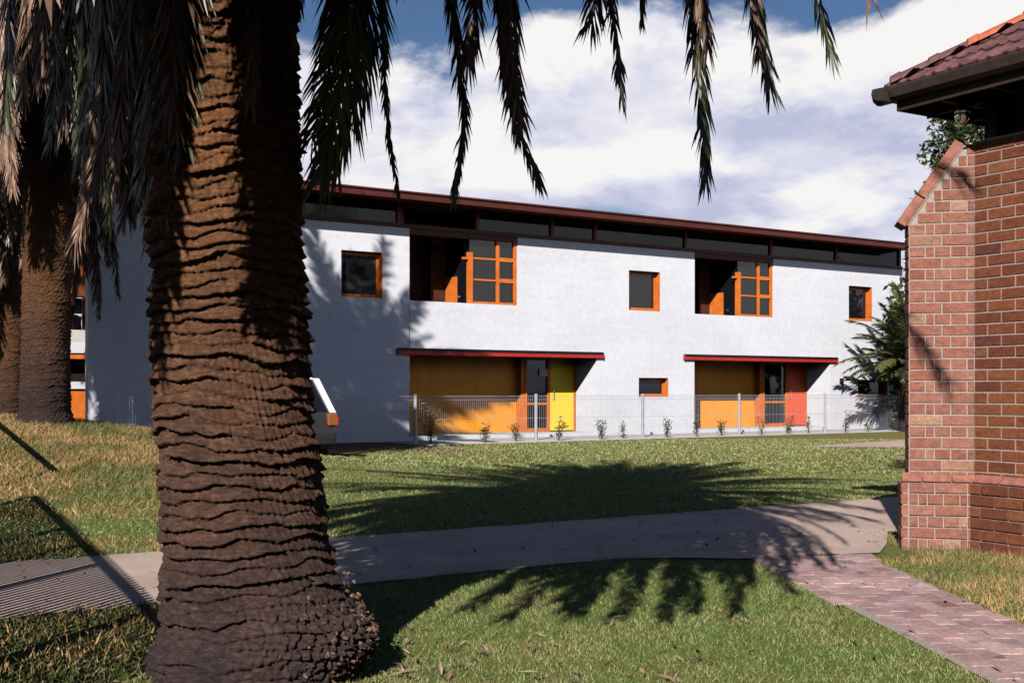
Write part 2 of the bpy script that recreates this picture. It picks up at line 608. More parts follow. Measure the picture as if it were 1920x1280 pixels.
def grid_axis(lo, hi, dense_lo, dense_hi, step):
    a = [dense_lo]
    s = step
    while a[-1] > lo:
        a.append(a[-1] - s)
        s *= 1.35
    a[-1] = lo
    a = a[::-1]
    d = list(np.arange(dense_lo + step, dense_hi, step))
    b = [dense_hi]
    s = step
    while b[-1] < hi:
        b.append(b[-1] + s)
        s *= 1.35
    b[-1] = hi
    return np.array(a + d + b)


gx = grid_axis(-900, 900, -14, 12, 0.35)
gy = grid_axis(-300, 1600, 2, 40, 0.35)
GX, GY = np.meshgrid(gx, gy)
GZ = ground_z(GX, GY)
gv = np.stack([GX, GY, GZ], -1).reshape(-1, 3)
nx, ny = len(gx), len(gy)
ii = (np.arange(ny - 1)[:, None] * nx + np.arange(nx - 1)[None]).ravel()
gt = np.concatenate([np.stack([ii, ii + 1, ii + nx + 1], 1), np.stack([ii, ii + nx + 1, ii + nx], 1)])
ground = link(bpy.data.objects.new('lawn_ground', np_mesh('lawn_ground', gv, gt, 'lawn')))
ground.data.polygons.foreach_set('use_smooth', [True] * len(ground.data.polygons))
tag(ground, kind='structure')

T = Vector((0.841, 0.541, 0))
N = Vector((0.541, -0.841, 0))

# garden path running parallel to the white building, with a slightly ragged edge
PATH_FAR0, PATH_NEAR0 = Vector((-3.0, 8.62, 0)), Vector((-2.35, 6.48, 0))


def ragged_strip(name, a0, b0, length0, length1, mat, z, step=0.18, wob=0.035, seed=1):
    """strip between the line through a0 and the line through b0, both along T"""
    rs = random.Random(seed)
    vs, fs = [], []
    n = int((length1 - length0) / step)
    for i in range(n + 1):
        s = length0 + (length1 - length0) * i / n
        pa = a0 + T * s + N * rs.uniform(-wob, wob)
        pb = b0 + T * s + N * rs.uniform(-wob, wob)
        for k in range(4):
            q = pa.lerp(pb, k / 3)
            vs.append((q.x, q.y, float(ground_z(q.x, q.y)) + z))
    for i in range(n):
        for k in range(3):
            a = i * 4 + k
            fs.append((a, a + 4, a + 5, a + 1))
    o = MB().add(vs, fs).build(name, mat)
    return tag(o, kind='structure')


ragged_strip('garden_path', PATH_FAR0, PATH_NEAR0, -7, 13.5, 'path', 0.010)
ap = [(1.70, 8.45), (2.1, 8.62), (2.74, 8.75), (2.95, 9.25), (3.3, 10.3), (2.4, 9.75), (1.2, 8.95), (.4, 8.42), (1.2, 8.5)]
tag(MB().add([(x_, y_, .013) for x_, y_ in ap], [tuple(range(len(ap)))]).build('path_apron', 'path'), kind='structure')
# worn pale path further back beside the lawn
vs = [(6.2, 25.3, .012), (8.3, 25.0, .012), (14, 27.6, .012), (14, 31.6, .012), (10.6, 29.8, .012), (8.2, 27.4, .012)]
tag(MB().add(vs, [tuple(range(6))]).build('worn_path', 'path'), kind='structure')
# driveway under the parked car, soil bed along the fence
P0 = Vector((1.973, 31, 0))


def fac(u, y, z=0.0):
    """point in the white building's own frame: u along the front, y into the building"""
    q = P0 + T * u - N * y
    return Vector((q.x, q.y, z))


def quad_sheet(name, pts, mat, z):
    vs = [(p[0], p[1], z) for p in pts]
    return tag(MB().add(vs, [(0, 1, 2, 3)]).build(name, mat), kind='structure')


quad_sheet('garden_bed', [fac(-6.0, -2.15), fac(14, -2.0), fac(14, -0.02), fac(-6.0, -0.02)], 'concrete', 0.010)
quad_sheet('driveway', [fac(-14, -7.4), fac(-6.2, -6.6), fac(-6.2, -0.02), fac(-14, -0.02)], 'soil', 0.008)

# brick path towards the lower right, paver by paver
bp = MB()
left_edge = [(1.72, 8.6), (1.80, 7.4), (1.98, 4.9), (2.10, 3.2)]
right_edge = [(2.72, 9.6), (2.62, 8.3), (2.66, 6.1), (2.78, 3.2)]
bed = MB().add([(1.74, 8.7, .006), (1.82, 7.4, .006), (2.0, 4.9, .006), (2.12, 3.2, .006), (2.78, 3.2, .006), (2.66, 6.1, .006), (2.62, 8.3, .006), (2.74, 9.2, .006)],
               [tuple(range(8))]).build('brick_path', 'mortar')
tag(bed, kind='structure')


def edge_x(e, y):
    e = sorted(e, key=lambda p: p[1])
    for (x0, y0), (x1, y1) in zip(e, e[1:]):
        if y0 <= y <= y1:
            return x0 + (x1 - x0) * (y - y0) / (y1 - y0)
    return e[0][0] if y < e[0][1] else e[-1][0]


pav_meshes = []
for ln in (0.222, 0.108):
    m_ = MB().box(-ln / 2, ln / 2, -0.053, 0.053, -0.03, 0.0)
    me = m_.mesh('paver', 'paver')
    bm = bmesh.new(); bm.from_mesh(me)
    bmesh.ops.bevel(bm, geom=[e_ for e_ in bm.edges if all(v_.co.z > -0.01 for v_ in e_.verts)], offset=0.006, segments=1, affect='EDGES')
    bm.to_mesh(me); bm.free()
    pav_meshes.append(me)
colx = 0
x = 1.66
while x < 2.85:
    y = 3.3 + (0.116 if colx % 2 else 0.0)
    while y < 8.75:
        xc = x - 0.055 * (y - 6.5)
        if edge_x(left_edge, y) + .03 < xc < edge_x(right_edge, y) - .03:
            o = link(bpy.data.objects.new('paver', pav_meshes[0]), bed)
            o.location = (xc + random.uniform(-.003, .003), y + random.uniform(-.004, .004), 0.0105 + random.uniform(-.0015, .0015))
            o.rotation_euler = (R(random.uniform(-.5, .5)), R(random.uniform(-.5, .5)), R(93.1 + random.uniform(-1.3, 1.3)))
        y += 0.2325
    x += 0.1165
    colx += 1

# ------------------------------------------------------------------ white two-storey building
bld = empty('white_building', tuple(P0), math.atan2(T.y, T.x))
tag(bld, 'long white two-storey building with dark flat roof, orange windows and two recessed porches', 'building')

U0, U1 = -12.71, 12.62
WT = 5.11
W_SILL, W_HEAD = 3.40, 4.48
windows = [(-7.05, -5.99, W_SILL, W_HEAD), (1.42, 2.50, W_SILL, W_HEAD), (10.10, 11.16, W_SILL, W_HEAD), (1.76, 2.80, 1.05, 1.57), (10.52, 11.90, 1.03, 1.56)]
loggias = [(-5.27, -2.18), (3.77, 6.84)]
porches = [(-5.27, 0.33), (3.76, 9.25)]
holes = list(windows) + [(a, b, 3.38, 9) for a, b in loggias] + [(a, b, 0.12, 2.09) for a, b in porches]


def holed_wall(x0, x1, z0, z1, holes, y0, y1):
    xs = sorted({x0, x1} | {h[k] for h in holes for k in (0, 1) if x0 < h[k] < x1})
    zs = sorted({z0, z1} | {h[k] for h in holes for k in (2, 3) if z0 < h[k] < z1})
    solid = [[not any(h[0] <= (xs[i] + xs[i + 1]) / 2 <= h[1] and h[2] <= (zs[j] + zs[j + 1]) / 2 <= h[3] for h in holes)
              for j in range(len(zs) - 1)] for i in range(len(xs) - 1)]
    m = MB()
    S = lambda i, j: 0 <= i < len(xs) - 1 and 0 <= j < len(zs) - 1 and solid[i][j]
    for i in range(len(xs) - 1):
        for j in range(len(zs) - 1):
            if not solid[i][j]:
                continue
            a, b, c, d = xs[i], xs[i + 1], zs[j], zs[j + 1]
            m.add([(a, y0, c), (b, y0, c), (b, y0, d), (a, y0, d)], [(0, 1, 2, 3)])
            m.add([(a, y1, c), (b, y1, c), (b, y1, d), (a, y1, d)], [(3, 2, 1, 0)])
            if not S(i - 1, j): m.add([(a, y0, c), (a, y1, c), (a, y1, d), (a, y0, d)], [(3, 2, 1, 0)])
            if not S(i + 1, j): m.add([(b, y0, c), (b, y1, c), (b, y1, d), (b, y0, d)], [(0, 1, 2, 3)])
            if not S(i, j - 1): m.add([(a, y0, c), (b, y0, c), (b, y1, c), (a, y1, c)], [(3, 2, 1, 0)])
            if not S(i, j + 1): m.add([(a, y0, d), (b, y0, d), (b, y1, d), (a, y1, d)], [(0, 1, 2, 3)])
    return m


holed_wall(U0, U1, -0.05, WT, holes, 0.0, 0.25).build('front_wall', 'white', bld, fix=False)
# control joint below the loggia
box('control_joint', 'soffit', bld, -5.281, -5.269, -0.003, 0.01, 2.26, 3.36)
# body behind the front
box('end_wall', 'white', bld, U1 - 0.25, U1 - 0.002, 0.252, 8.0, -0.05, WT - 0.01)
box('end_wall', 'white', bld, -10.0, -9.75, 0.252, 8.0, -0.05, 5.6)
box('rear_wall', 'white', bld, -10.0, U1, 8.002, 8.25, -0.05, 5.6)
box('upper_floor', 'dark', bld, -9.7, U1 - 0.3, 0.26, 7.9, 2.75, 3.0)
box('interior_wall', 'dark', bld, -9.7, U1 - 0.3, 2.6, 2.7, -0.05, 5.6)

# windows: lining, sill and pane
for i, (a, b, c, d) in enumerate(windows):
    w = empty('window', ((a + b) / 2, 0, c), 0, bld)
    hw, hh = (b - a) / 2, d - c
    t = 0.016
    fr = MB()
    fr.box(hw - t, hw - .001, -0.004, 0.24, 0.001, hh - .001)
    fr.box(-hw + .001, hw - t, -0.004, 0.24, 0.001, t)
    fr.build('frame', 'orange', w)
    MB().box(-hw + .001, -hw + t, 0.004, 0.24, t, hh - t).box(-hw + .001, hw - t, 0.004, 0.24, hh - t, hh - .001).build('shade_black_lining', 'black', w)  # left and top lined in black to imitate the shade of the reveal
    g = 0.085
    sh = MB().box(-hw + t, -hw + g, 0.15, 0.20, t, hh - t).box(hw - g, hw - t, 0.15, 0.20, t, hh - t)
    sh.box(-hw + g, hw - g, 0.152, 0.198, t, g).box(-hw + g, hw - g, 0.152, 0.198, hh - g, hh - t)
    sh.build('sash', 'orange', w)
    MB().box(-hw + g, hw - g, 0.175, 0.182, g, hh - g).build('pane', 'glass', w)

# clerestory band between wall top and roof
CL0, CL1 = WT, 5.74
sill = MB().box(U0, U1, -0.02, 0.20, CL0, CL0 + 0.10)
sill.build('clerestory_sill', 'darkred', bld)
mull = [-12.65, -10.2, -7.97, -5.53, -3.34, -1.08, 0.32, 3.48, 6.80, 9.60, 12.55]
for u in mull:
    box('clerestory_mullion', 'orange_dark', bld, u - 0.045, u + 0.045, 0.03, 0.15, CL0 + 0.10, CL1)
for a, b in zip(mull, mull[1:]):
    if abs(a + 5.53) < .01:
        box('dark_louvre_panel', 'dark', bld, a + .045, b - .045, 0.9, 0.93, CL0 + 0.10, CL1)
    else:
        box('clerestory_pane', 'glass_dark', bld, a + .045, b - .045, 0.085, 0.095, CL0 + 0.10, CL1)

rf = empty('roof', (0, 0, 0), 0, bld)
MB().prism([(U0 - .25, -0.80, 5.76), (U0 - .25, -0.80, 5.815), (U0 - .25, 8.7, 5.70), (U0 - .25, 8.7, 5.645)], (U1 - U0 + 0.35, 0, 0)).build('roof_sheet', 'black', rf)
box('fascia', 'darkred', rf, U0 - .25, U1 + .1, -0.83, -0.80, 5.655, 5.80)
box('gutter_lip', 'darkred', rf, U0 - .25, U1 + .1, -0.87, -0.83, 5.80, 5.835)
MB().prism([(U0 - .2, -0.795, 5.70), (U0 - .2, -0.795, 5.755), (U0 - .2, 0.3, 5.755), (U0 - .2, 0.3, 5.74)], (U1 - U0 + 0.25, 0, 0)).build('soffit', 'darkred', rf)

# upper loggias with corner window
for (a, b) in loggias:
    lg = empty('loggia', (a, 0, 3.38), 0, bld)
    W = b - a
    xp = 1.72                                   # corner post
    box('loggia_floor', 'concrete', lg, -0.02, W, 0.252, 2.2, -0.10, -0.004)
    box('loggia_back_wall', 'brown_dark', lg, -0.02, xp + .2, 1.75, 1.8, 0, 2.34)
    for k in range(8):
        box('wall_batten', 'brown_dark', lg, 0.06 + k * .21, 0.10 + k * .21, 1.725, 1.75, 0, 2.3)
    box('loggia_side_wall', 'orange_dark', lg, -0.08, -0.021, 0.252, 1.8, 0, 2.34)
    box('loggia_side_panel', 'orange', lg, xp - .03, xp + .03, 0.68, 1.24, 0, 0.72)
    box('shade_pane', 'glass', lg, xp - .01, xp + .01, 0.68, 1.24, 0.72, 2.2)  # dark pane imitates the shaded upper part of the orange side panel
    box('loggia_inner_wall', 'brown_dark', lg, xp - .45, xp + .03, 1.245, 1.30, 0, 2.34)
    box('loggia_ceiling', 'soffit', lg, -0.08, W, 0.3, 1.8, 2.34, 2.352)
    box('transom_beam', 'darkred', lg, 0.0, W, 0.02, 0.19, 1.60, 1.728)
    # corner window box
    cw = empty('corner_window', (xp, 0, 0), 0, lg)
    ww = W - xp
    box('post', 'orange', cw, -0.06, 0.06, 0.015, 0.13, 0.0, 1.27)
    box('mullion', 'orange', cw, ww * .56, ww * .56 + .085, 0.04, 0.13, 0.06, 1.60)
    box('jamb', 'orange', cw, ww - 0.085, ww - .002, 0.03, 0.24, 0.0, 1.60)
    box('bottom_rail', 'orange', cw, 0.06, ww - .085, 0.04, 0.13, 0.0, 0.06)
    for z in (0.58, 1.11):
        box('glazing_bar', 'orange', cw, 0.06, ww * .56, 0.05, 0.12, z, z + .045)
        box('glazing_bar', 'orange', cw, ww * .56 + .085, ww - .085, 0.042, 0.125, z - .02, z + .08)
    cols = ((-0.0, ww * .56), (ww * .56 + .085, ww - .085))
    for x0, x1 in cols:
        for z0, z1 in ((0.06, 0.58), (0.625, 1.11), (1.155, 1.60)):
            box('pane', 'glass', cw, x0, x1, 0.085, 0.092, z0, z1)
    box('side_pane', 'glass', cw, -0.012, 0.0, 0.13, 0.66, 0.02, 1.6)
    box('bracket', 'orange', cw, -0.22, -0.06, 0.03, 0.09, 1.09, 1.14)
    box('door_knob', 'chrome', cw, -0.19, -0.14, 0.30, 0.36, 0.16, 0.20)

# ground floor porches


def porch(a, b, y_big, cuts, door_mat, big_mat):
    p = empty('porch', (a, 0, 0), 0, bld)
    W = b - a
    box('porch_floor', 'concrete', p, 0.0, W, 0.003, 1.6, 0.02, 0.118)
    box('porch_ceiling', 'orange_dark', p, -0.1, W + .05, 0.252, 1.6, 2.10, 2.13)
    box('porch_side_wall', 'white', p, W + .001, W + .06, 0.252, 1.6, -0.05, 2.10)
    box('porch_side_wall', 'orange_dark', p, -0.06, -.001, 0.252, 1.6, -0.05, 2.10)
    c0, c1, c2 = (c - a for c in cuts)
    n = 3
    for k in range(n):
        x0 = 0.0 + (c0) * k / n
        box('wall_panel', big_mat, p, x0 + .004, c0 * (k + 1) / n - .004, y_big, y_big + .05, 0.12, 2.10)
    box('door_frame', 'orange', p, c0, c0 + 0.12, 0.99, y_big + .05, 0.12, 2.10)
    fr = MB().box(c0 + .12, c0 + .18, 0.97, 1.07, .12, 2.1).box(c1 - .07, c1, 0.955, 1.07, .12, 2.1).box(c0 + .18, c1 - .07, 0.975, 1.06, .12, .22).box(c0 + .18, c1 - .07, 0.975, 1.06, .84, .90).box(c0 + .18, c1 - .07, 0.975, 1.06, 2.03, 2.1)
    dr = fr.build('glazed_door', 'orange', p)
    box('door_pane', 'glass', dr, c0 + .18, c1 - .07, 1.01, 1.02, .22, .84)
    box('door_pane', 'glass', dr, c0 + .18, c1 - .07, 1.01, 1.02, .90, 2.03)
    box('door_panel', door_mat, p, c1 + .01, W - .075, 0.95, 1.0, 0.15, 2.095)
    box('door_frame', 'orange', p, W - .072, W - .002, 0.93, 1.02, 0.12, 2.095)
    MB().tube([(c1 + .09, .945, 1.0), (c1 + .09, .90, 1.0), (c1 + .09, .90, 1.25), (c1 + .09, .945, 1.25)], .011, 8).build('door_handle', 'chrome', p)
    return p


p1 = porch(-5.27, 0.33, 1.22, (-1.42, -0.52, 0.0), 'yellow', 'amber')
box('daylight_plate', 'white', p1, 4.42, 4.79, 0.965, 0.974, 1.60, 1.80)  # white plate stands in for daylight seen through the door
p2 = porch(3.76, 9.25, 1.22, (7.28, 8.42, 0.0), 'redpanel', 'amber')
for a, b in ((-5.60, 0.50), (3.36, 9.52)):
    cn = empty('porch_canopy', (a, 0, 2.07), 0, bld)
    W = b - a
    box('canopy_flashing', 'black', cn, 0, W, -0.085, -0.002, 0.105, 0.17)
    box('canopy_fascia', 'red', cn, 0.0, W, -0.07, -0.002, 0.012, 0.105)
    box('canopy_end_plate', 'red', cn, -0.012, 0.0, -0.09, -0.002, 0.005, 0.15)
    box('canopy_end_plate', 'red', cn, W, W + 0.012, -0.09, -0.002, 0.005, 0.15)
# wall lamp beside the second porch
wl = empty('wall_lamp', (9.72, -0.002, 1.44), 0, bld)
box('lamp_body', 'black', wl, -0.05, 0.05, -0.10, 0, 0, 0.16, 0.01)

# ------------------------------------------------------------------ lower wing on the left
wing = empty('side_wing', tuple(fac(-12.6, 2.4)), math.atan2(T.y, T.x))
tag(wing, 'low orange and white wing with balcony seen behind the far left palm trunks', 'building')
box('rear_wall', 'white', wing, -14, 2.5, 1.8, 2.0, 0, 2.55)
box('balcony_slab', 'white', wing, -14, 2.5, -0.1, 1.8, 2.06, 2.30)
box('parapet', 'concrete', wing, -14, 2.5, 0.0, 0.12, 2.30, 2.58)
box('orange_beam', 'orange', wing, -14, 2.5, -0.06, 0.1, 1.93, 2.06)
box('sill_band', 'white', wing, -14, 2.5, -0.06, 0.2, 1.26, 1.42)
box('shaded_glazing', 'dark', wing, -14, 2.5, 0.3, 0.35, 1.42, 1.93)
for k in range(9):
    box('infill_panel', 'amber' if k % 3 else 'orange', wing, 2.5 - (k + 1) * 0.62 + .02, 2.5 - k * .62 - .09, 0.0, 0.08, 0, 1.26)
box('upper_wall', 'orange_dark', wing, -2.4, 2.5, 0.4, 0.6, 3.35, 5.0)
box('upper_roof', 'darkred', wing, -2.6, 2.6, -0.3, 2.2, 5.0, 5.15)
box('lit_rear_wall', 'white', wing, -2.4, 2.5, 0.8, 0.9, 2.58, 3.35)
for k in range(16):
    x = 2.4 - k * 0.28
    box('baluster', 'darkred', wing, x - .05, x + .05, 0.30, 0.38, 2.58, 3.35)

# ------------------------------------------------------------------ fence in front of the building
fen = empty('wire_fence', tuple(fac(0, -1.2)), math.atan2(T.y, T.x))
tag(fen, 'low galvanised wire mesh fence with slim posts in front of the white building', 'fence')
posts = [-12.4, -9.05, -5.75, -2.42, 0.92, 4.33, 7.72, 11.1, 14.4]
for u in posts:
    MB().tube([(u, 0, 0), (u, 0, 1.12)], 0.038, 10).build('post', 'steel', fen, smooth=False)
    MB().tube([(u, 0, 1.12), (u, 0, 1.14)], 0.042, 10).build('post_cap', 'steel', fen)
for a, b in zip(posts, posts[1:]):
    m = MB()
    n = int((b - a - .08) / 0.055)
    for k in range(n + 1):
        x = a + .05 + (b - a - .1) * k / n
        m.box(x - .0021, x + .0021, -0.0021, 0.0021, 0.06, 1.10)
    for z in (0.08, 0.55, 1.0, 1.09):
        m.box(a + .036, b - .036, -0.0075, -0.0028, z - .004, z + .004)
    m.build('mesh_panel', 'steel', fen, fix=False)

# ------------------------------------------------------------------ brick building on the right
C = Vector((3.527, 8.95, 0))
UDIR = Vector((0.511, -0.859, 0)).normalized()       # along the right-hand face, towards the camera
MDIR = Vector((-UDIR.y, UDIR.x, 0)) * -1             # outward normal of that face
MDIR = Vector((-0.859, -0.511, 0)).normalized()
VDIR = Vector((0.859, 0.511, 0)).normalized()        # far wall, away to the right
KDIR = Vector((-0.511, 0.859, 0)).normalized()       # its outward normal
BF = Vector((0.978, -0.208, 0)).normalized()         # along buttress side face, left to right
BN = Vector((-0.208, -0.978, 0)).normalized()        # its outward normal
bb = empty('brick_building', tuple(C))
tag(bb, 'red brick building corner with diagonal buttress and terracotta hip roof at the right edge', 'building')
WALL_TOP = 3.11
COURSE = 0.0862


def local(v):
    return Vector(v) - C


brick_cache = {}


def brick_mesh(L, mat, H=0.0755, D=0.05):
    key = (round(L, 3), mat, H, D)
    if key not in brick_cache:
        m = MB().box(-L / 2, L / 2, 0, D, -H / 2, H / 2)
        me = m.mesh('brick', mat)
        bm = bmesh.new(); bm.from_mesh(me)
        bmesh.ops.bevel(bm, geom=[e_ for e_ in bm.edges if all(v_.co.y < D / 2 for v_ in e_.verts)], offset=0.004, segments=1, affect='EDGES')
        bm.to_mesh(me); bm.free()
        brick_cache[key] = me
    return brick_cache[key]


def lay(parent, origin, along, normal, s, L, z, mat, proud=0.005):
    """one brick whose left end is s metres along the face"""
    o = link(bpy.data.objects.new('brick', brick_mesh(L, mat)), parent)
    p = origin + along * (s + L / 2) + normal * (proud + random.uniform(-.0015, .002))
    o.location = (p.x, p.y, z)
    o.rotation_euler = (R(random.uniform(-.5, .5)), R(random.uniform(-.35, .35)), math.atan2(along.y, along.x) + R(random.uniform(-.5, .5)))
    return o


# wall cores (mortar), brick faces laid on them
wall = MB()
Lr, Lf, TH = 5.0, 4.0, 0.35
o0 = Vector((0, 0, 0))
inn = -MDIR * TH
wall.prism([o0, o0 + UDIR * Lr, o0 + UDIR * Lr + inn, o0 + inn], (0, 0, WALL_TOP - 0.005))
wall_o = wall.build('wall', 'mortar', bb)
fw = MB().prism([o0 + VDIR * .3, o0 + VDIR * Lf, o0 + VDIR * Lf - KDIR * TH, o0 + VDIR * .3 - KDIR * TH], (0, 0, WALL_TOP - 0.008))
fw.build('far_wall', 'brick_red', bb)
ncourse = int(WALL_TOP / COURSE)
PL = 6          # plinth courses
far_bricks = MB()
for r_ in range(ncourse):
    z = (r_ + 0.5) * COURSE
    pl = r_ < PL
    org = o0 + MDIR * (0.045 if pl else 0.0)
    s = -0.02 if pl else 0.006
    first = True
    while s < 4.9:
        if r_ == 0:
            L = 0.108
        elif r_ % 2:
            L = 0.108 if first else 0.228
        else:
            L = 0.228
        if s < 1.35:
            lay(wall_o, org, UDIR, MDIR, s, L, z, 'brick_red', 0.006)
        else:
            c_ = org + UDIR * (s + L / 2) + MDIR * (.006 - .025) + Vector((0, 0, z))
            far_bricks.obox(c_, UDIR * (L / 2), MDIR * .025, Vector((0, 0, .0377)))
        s += L + 0.0105
        first = False
tag(far_bricks.build('brickwork', 'brick_far', wall_o), kind='stuff')
plm = MB().prism([o0 + MDIR * .038 - UDIR * .03, o0 + UDIR * Lr + MDIR * .038, o0 + UDIR * Lr, o0 - UDIR * .03], (0, 0, PL * COURSE))
plm.build('plinth', 'mortar', wall_o)

# buttress
but_len, but_th = 0.475, 0.23
bo = -BF * but_len
zl, zr = 2.52, 3.08
core = MB()
core.prism([bo, bo + BF * (but_len - .002), bo + BF * (but_len - .002) + Vector((0, 0, zr - .02)), bo + BF * (but_len - .09) + Vector((0, 0, zr - .02)), bo + Vector((0, 0, zl))], -BN * but_th)
but = core.build('buttress', 'mortar', bb)
slope = (zr - zl) / (but_len - .09)
for r_ in range(ncourse):
    z = (r_ + .5) * COURSE
    pl = r_ < PL
    s0 = -0.055 if pl else 0.0
    org = bo + BN * (0.03 if pl else 0.0)
    seq = [0.228, 0.228] if r_ % 2 else [0.108, 0.055, 0.108, 0.108, 0.045]
    if pl:
        seq = seq + [0.045]
    s = s0 + .006
    zt = z + COURSE / 2
    cut = max(0.0, (zt + 0.03 - zl) / slope) if zt + .03 > zl else 0.0
    for L in seq:
        a, b_ = s, s + L
        s += L + 0.0105
        if b_ > but_len + (0.01 if pl else 0):
            b_ = but_len - .004
        if a < cut:
            a = cut
        if b_ - a < 0.03:
            continue
        lay(but, org, BF, BN, a, b_ - a, z, 'brick_pink', 0.006)
    # outer end face
    if zt < zl:
        for k in range(2 if r_ % 2 else 1):
            L = 0.106 if r_ % 2 else 0.222
            lay(but, org - BN * (but_th) - BF * (.055 if pl else 0), BN, -BF, 0.004 + k * .1165, L, z, 'brick_pink', 0.006)
pb = MB().prism([bo - BF * .05 + BN * .024, bo + BF * but_len + BN * .024, bo + BF * but_len, bo - BF * .05], (0, 0, PL * COURSE - .004))
pb.prism([bo - BF * .05, bo + BF * .001, bo + BF * .001 - BN * but_th, bo - BF * .05 - BN * but_th], (0, 0, PL * COURSE - .004))
pb.build('plinth', 'mortar', but)
# sloping plinth course on top of the plinth, coping bricks on the slope
cd = (BF * (but_len - .09) + Vector((0, 0, zr - zl)))
clen = cd.length
cdn = cd.normalized()
cn_ = Vector((-cdn.z * BF.x, -cdn.z * BF.y, math.sqrt(cdn.x ** 2 + cdn.y ** 2)))
for k in range(3):
    s0, s1 = -0.05 + k * (clen + .10) / 3, -0.05 + (k + 1) * (clen + .10) / 3 - .010
    c_ = bo + Vector((0, 0, zl)) + cdn * ((s0 + s1) / 2) + cn_ * 0.036 - BN * (but_th / 2 - .004)
    MB().obox(c_, cdn * ((s1 - s0) / 2), BN * (but_th / 2 + .014), cn_ * 0.037).build('coping_brick', 'coping', but, bevel=0.005)
MB().obox(bo + Vector((0, 0, zl)) + cdn * (clen / 2) + cn_ * -0.004 - BN * (but_th / 2 - .003), cdn * (clen / 2 + .03), BN * (but_th / 2 + .008), cn_ * 0.006).build('coping_bed', 'mortar', but)
zs_ = PL * COURSE
for k in range(3):
    a = -0.055 + [0, .155, .37][k]
    b_ = -0.055 + [.145, .36, .545][k]
    c_ = [bo + BF * a + BN * .036, bo + BF * b_ + BN * .036, bo + BF * b_ - BN * .01, bo + BF * a - BN * .01]
    m = MB()
    m.add([c_[0] + Vector((0, 0, zs_ + .004)), c_[1] + Vector((0, 0, zs_ + .004)), c_[2] + Vector((0, 0, zs_ + .004)), c_[3] + Vector((0, 0, zs_ + .004)),
           c_[0] + Vector((0, 0, zs_ + .02)), c_[1] + Vector((0, 0, zs_ + .02)), c_[2] + Vector((0, 0, zs_ + .075)), c_[3] + Vector((0, 0, zs_ + .075))],
          [(0, 3, 2, 1), (4, 5, 6, 7), (0, 1, 5, 4), (1, 2, 6, 5), (2, 3, 7, 6), (3, 0, 4, 7)])
    m.build('splay_brick', 'coping', but, bevel=.003)
for k in range(20):
    a, b_ = 0.02 + k * .24, 0.02 + k * .24 + .229
    q = [o0 + UDIR * a + MDIR * .05, o0 + UDIR * b_ + MDIR * .05, o0 + UDIR * b_ - MDIR * .01, o0 + UDIR * a - MDIR * .01]
    m = MB()
    up = lambda v, z: v + Vector((0, 0, z))
    m.add([up(q[0], zs_ + .004), up(q[1], zs_ + .004), up(q[2], zs_ + .004), up(q[3], zs_ + .004), up(q[0], zs_ + .02), up(q[1], zs_ + .02), up(q[2], zs_ + .078), up(q[3], zs_ + .078)],
          [(0, 3, 2, 1), (4, 5, 6, 7), (0, 1, 5, 4), (1, 2, 6, 5), (2, 3, 7, 6), (3, 0, 4, 7)])
    m.build('splay_brick', 'coping', wall_o, bevel=.003)
# cap course of mortar on the wall
MB().prism([up(o0 + MDIR * .008, WALL_TOP - .006), up(o0 + UDIR * Lr + MDIR * .008, WALL_TOP - .006), up(o0 + UDIR * Lr + inn, WALL_TOP - .006), up(o0 + inn, WALL_TOP - .006)], (0, 0, 0.012)).build('wall_cap', 'mortar', bb)

# dark gap under the eaves: recessed boarding and posts
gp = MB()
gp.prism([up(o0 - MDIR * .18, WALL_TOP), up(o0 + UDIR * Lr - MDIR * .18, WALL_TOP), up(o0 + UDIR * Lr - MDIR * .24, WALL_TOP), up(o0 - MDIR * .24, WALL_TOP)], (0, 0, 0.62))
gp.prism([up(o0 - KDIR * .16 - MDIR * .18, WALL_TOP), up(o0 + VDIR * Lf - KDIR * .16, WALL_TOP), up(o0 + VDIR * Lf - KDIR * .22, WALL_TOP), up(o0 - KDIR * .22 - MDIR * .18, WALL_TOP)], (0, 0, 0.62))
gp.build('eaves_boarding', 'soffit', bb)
pc = o0 - MDIR * .1 - KDIR * .1
MB().obox(up(pc, WALL_TOP + .25), UDIR * .05, MDIR * .05, Vector((0, 0, .25))).build('corner_post', 'soffit', bb)

# hip roof
hr = empty('hip_roof', (0, 0, 0), 0, bb)
OV = 0.47
tip = o0 + MDIR * OV + KDIR * OV
HIP = (UDIR + VDIR).normalized()
PITCH = 0.63
ZE = 3.55                       # top of roof edge
Lroof = 4.2


def rp(a, b, z=0.0):
    """a metres along near eave from the tip, b metres up the slope in plan"""
    q = tip + UDIR * a + VDIR * b
    return Vector((q.x, q.y, ZE + PITCH * min(b, 99) + z))


# near slope (eave along UDIR, rising along VDIR) and far slope (eave along VDIR)
sl = MB()
sl.add([rp(0, 0, -.03), rp(Lroof, 0, -.03), rp(Lroof, Lroof, -.03)], [(0, 1, 2)])
q0, q1 = tip + VDIR * Lroof, tip + VDIR * Lroof + UDIR * Lroof
sl.add([Vector((tip.x, tip.y, ZE - .03)), Vector((q0.x, q0.y, ZE - .03)), Vector((q1.x, q1.y, ZE + PITCH * Lroof - .03))], [(0, 2, 1)])
sl.build('roof_deck', 'soffit', hr, fix=False)
# tiles on both slopes near the hip, one by one
TW, TL = 0.235, 0.31
tile_me = {}


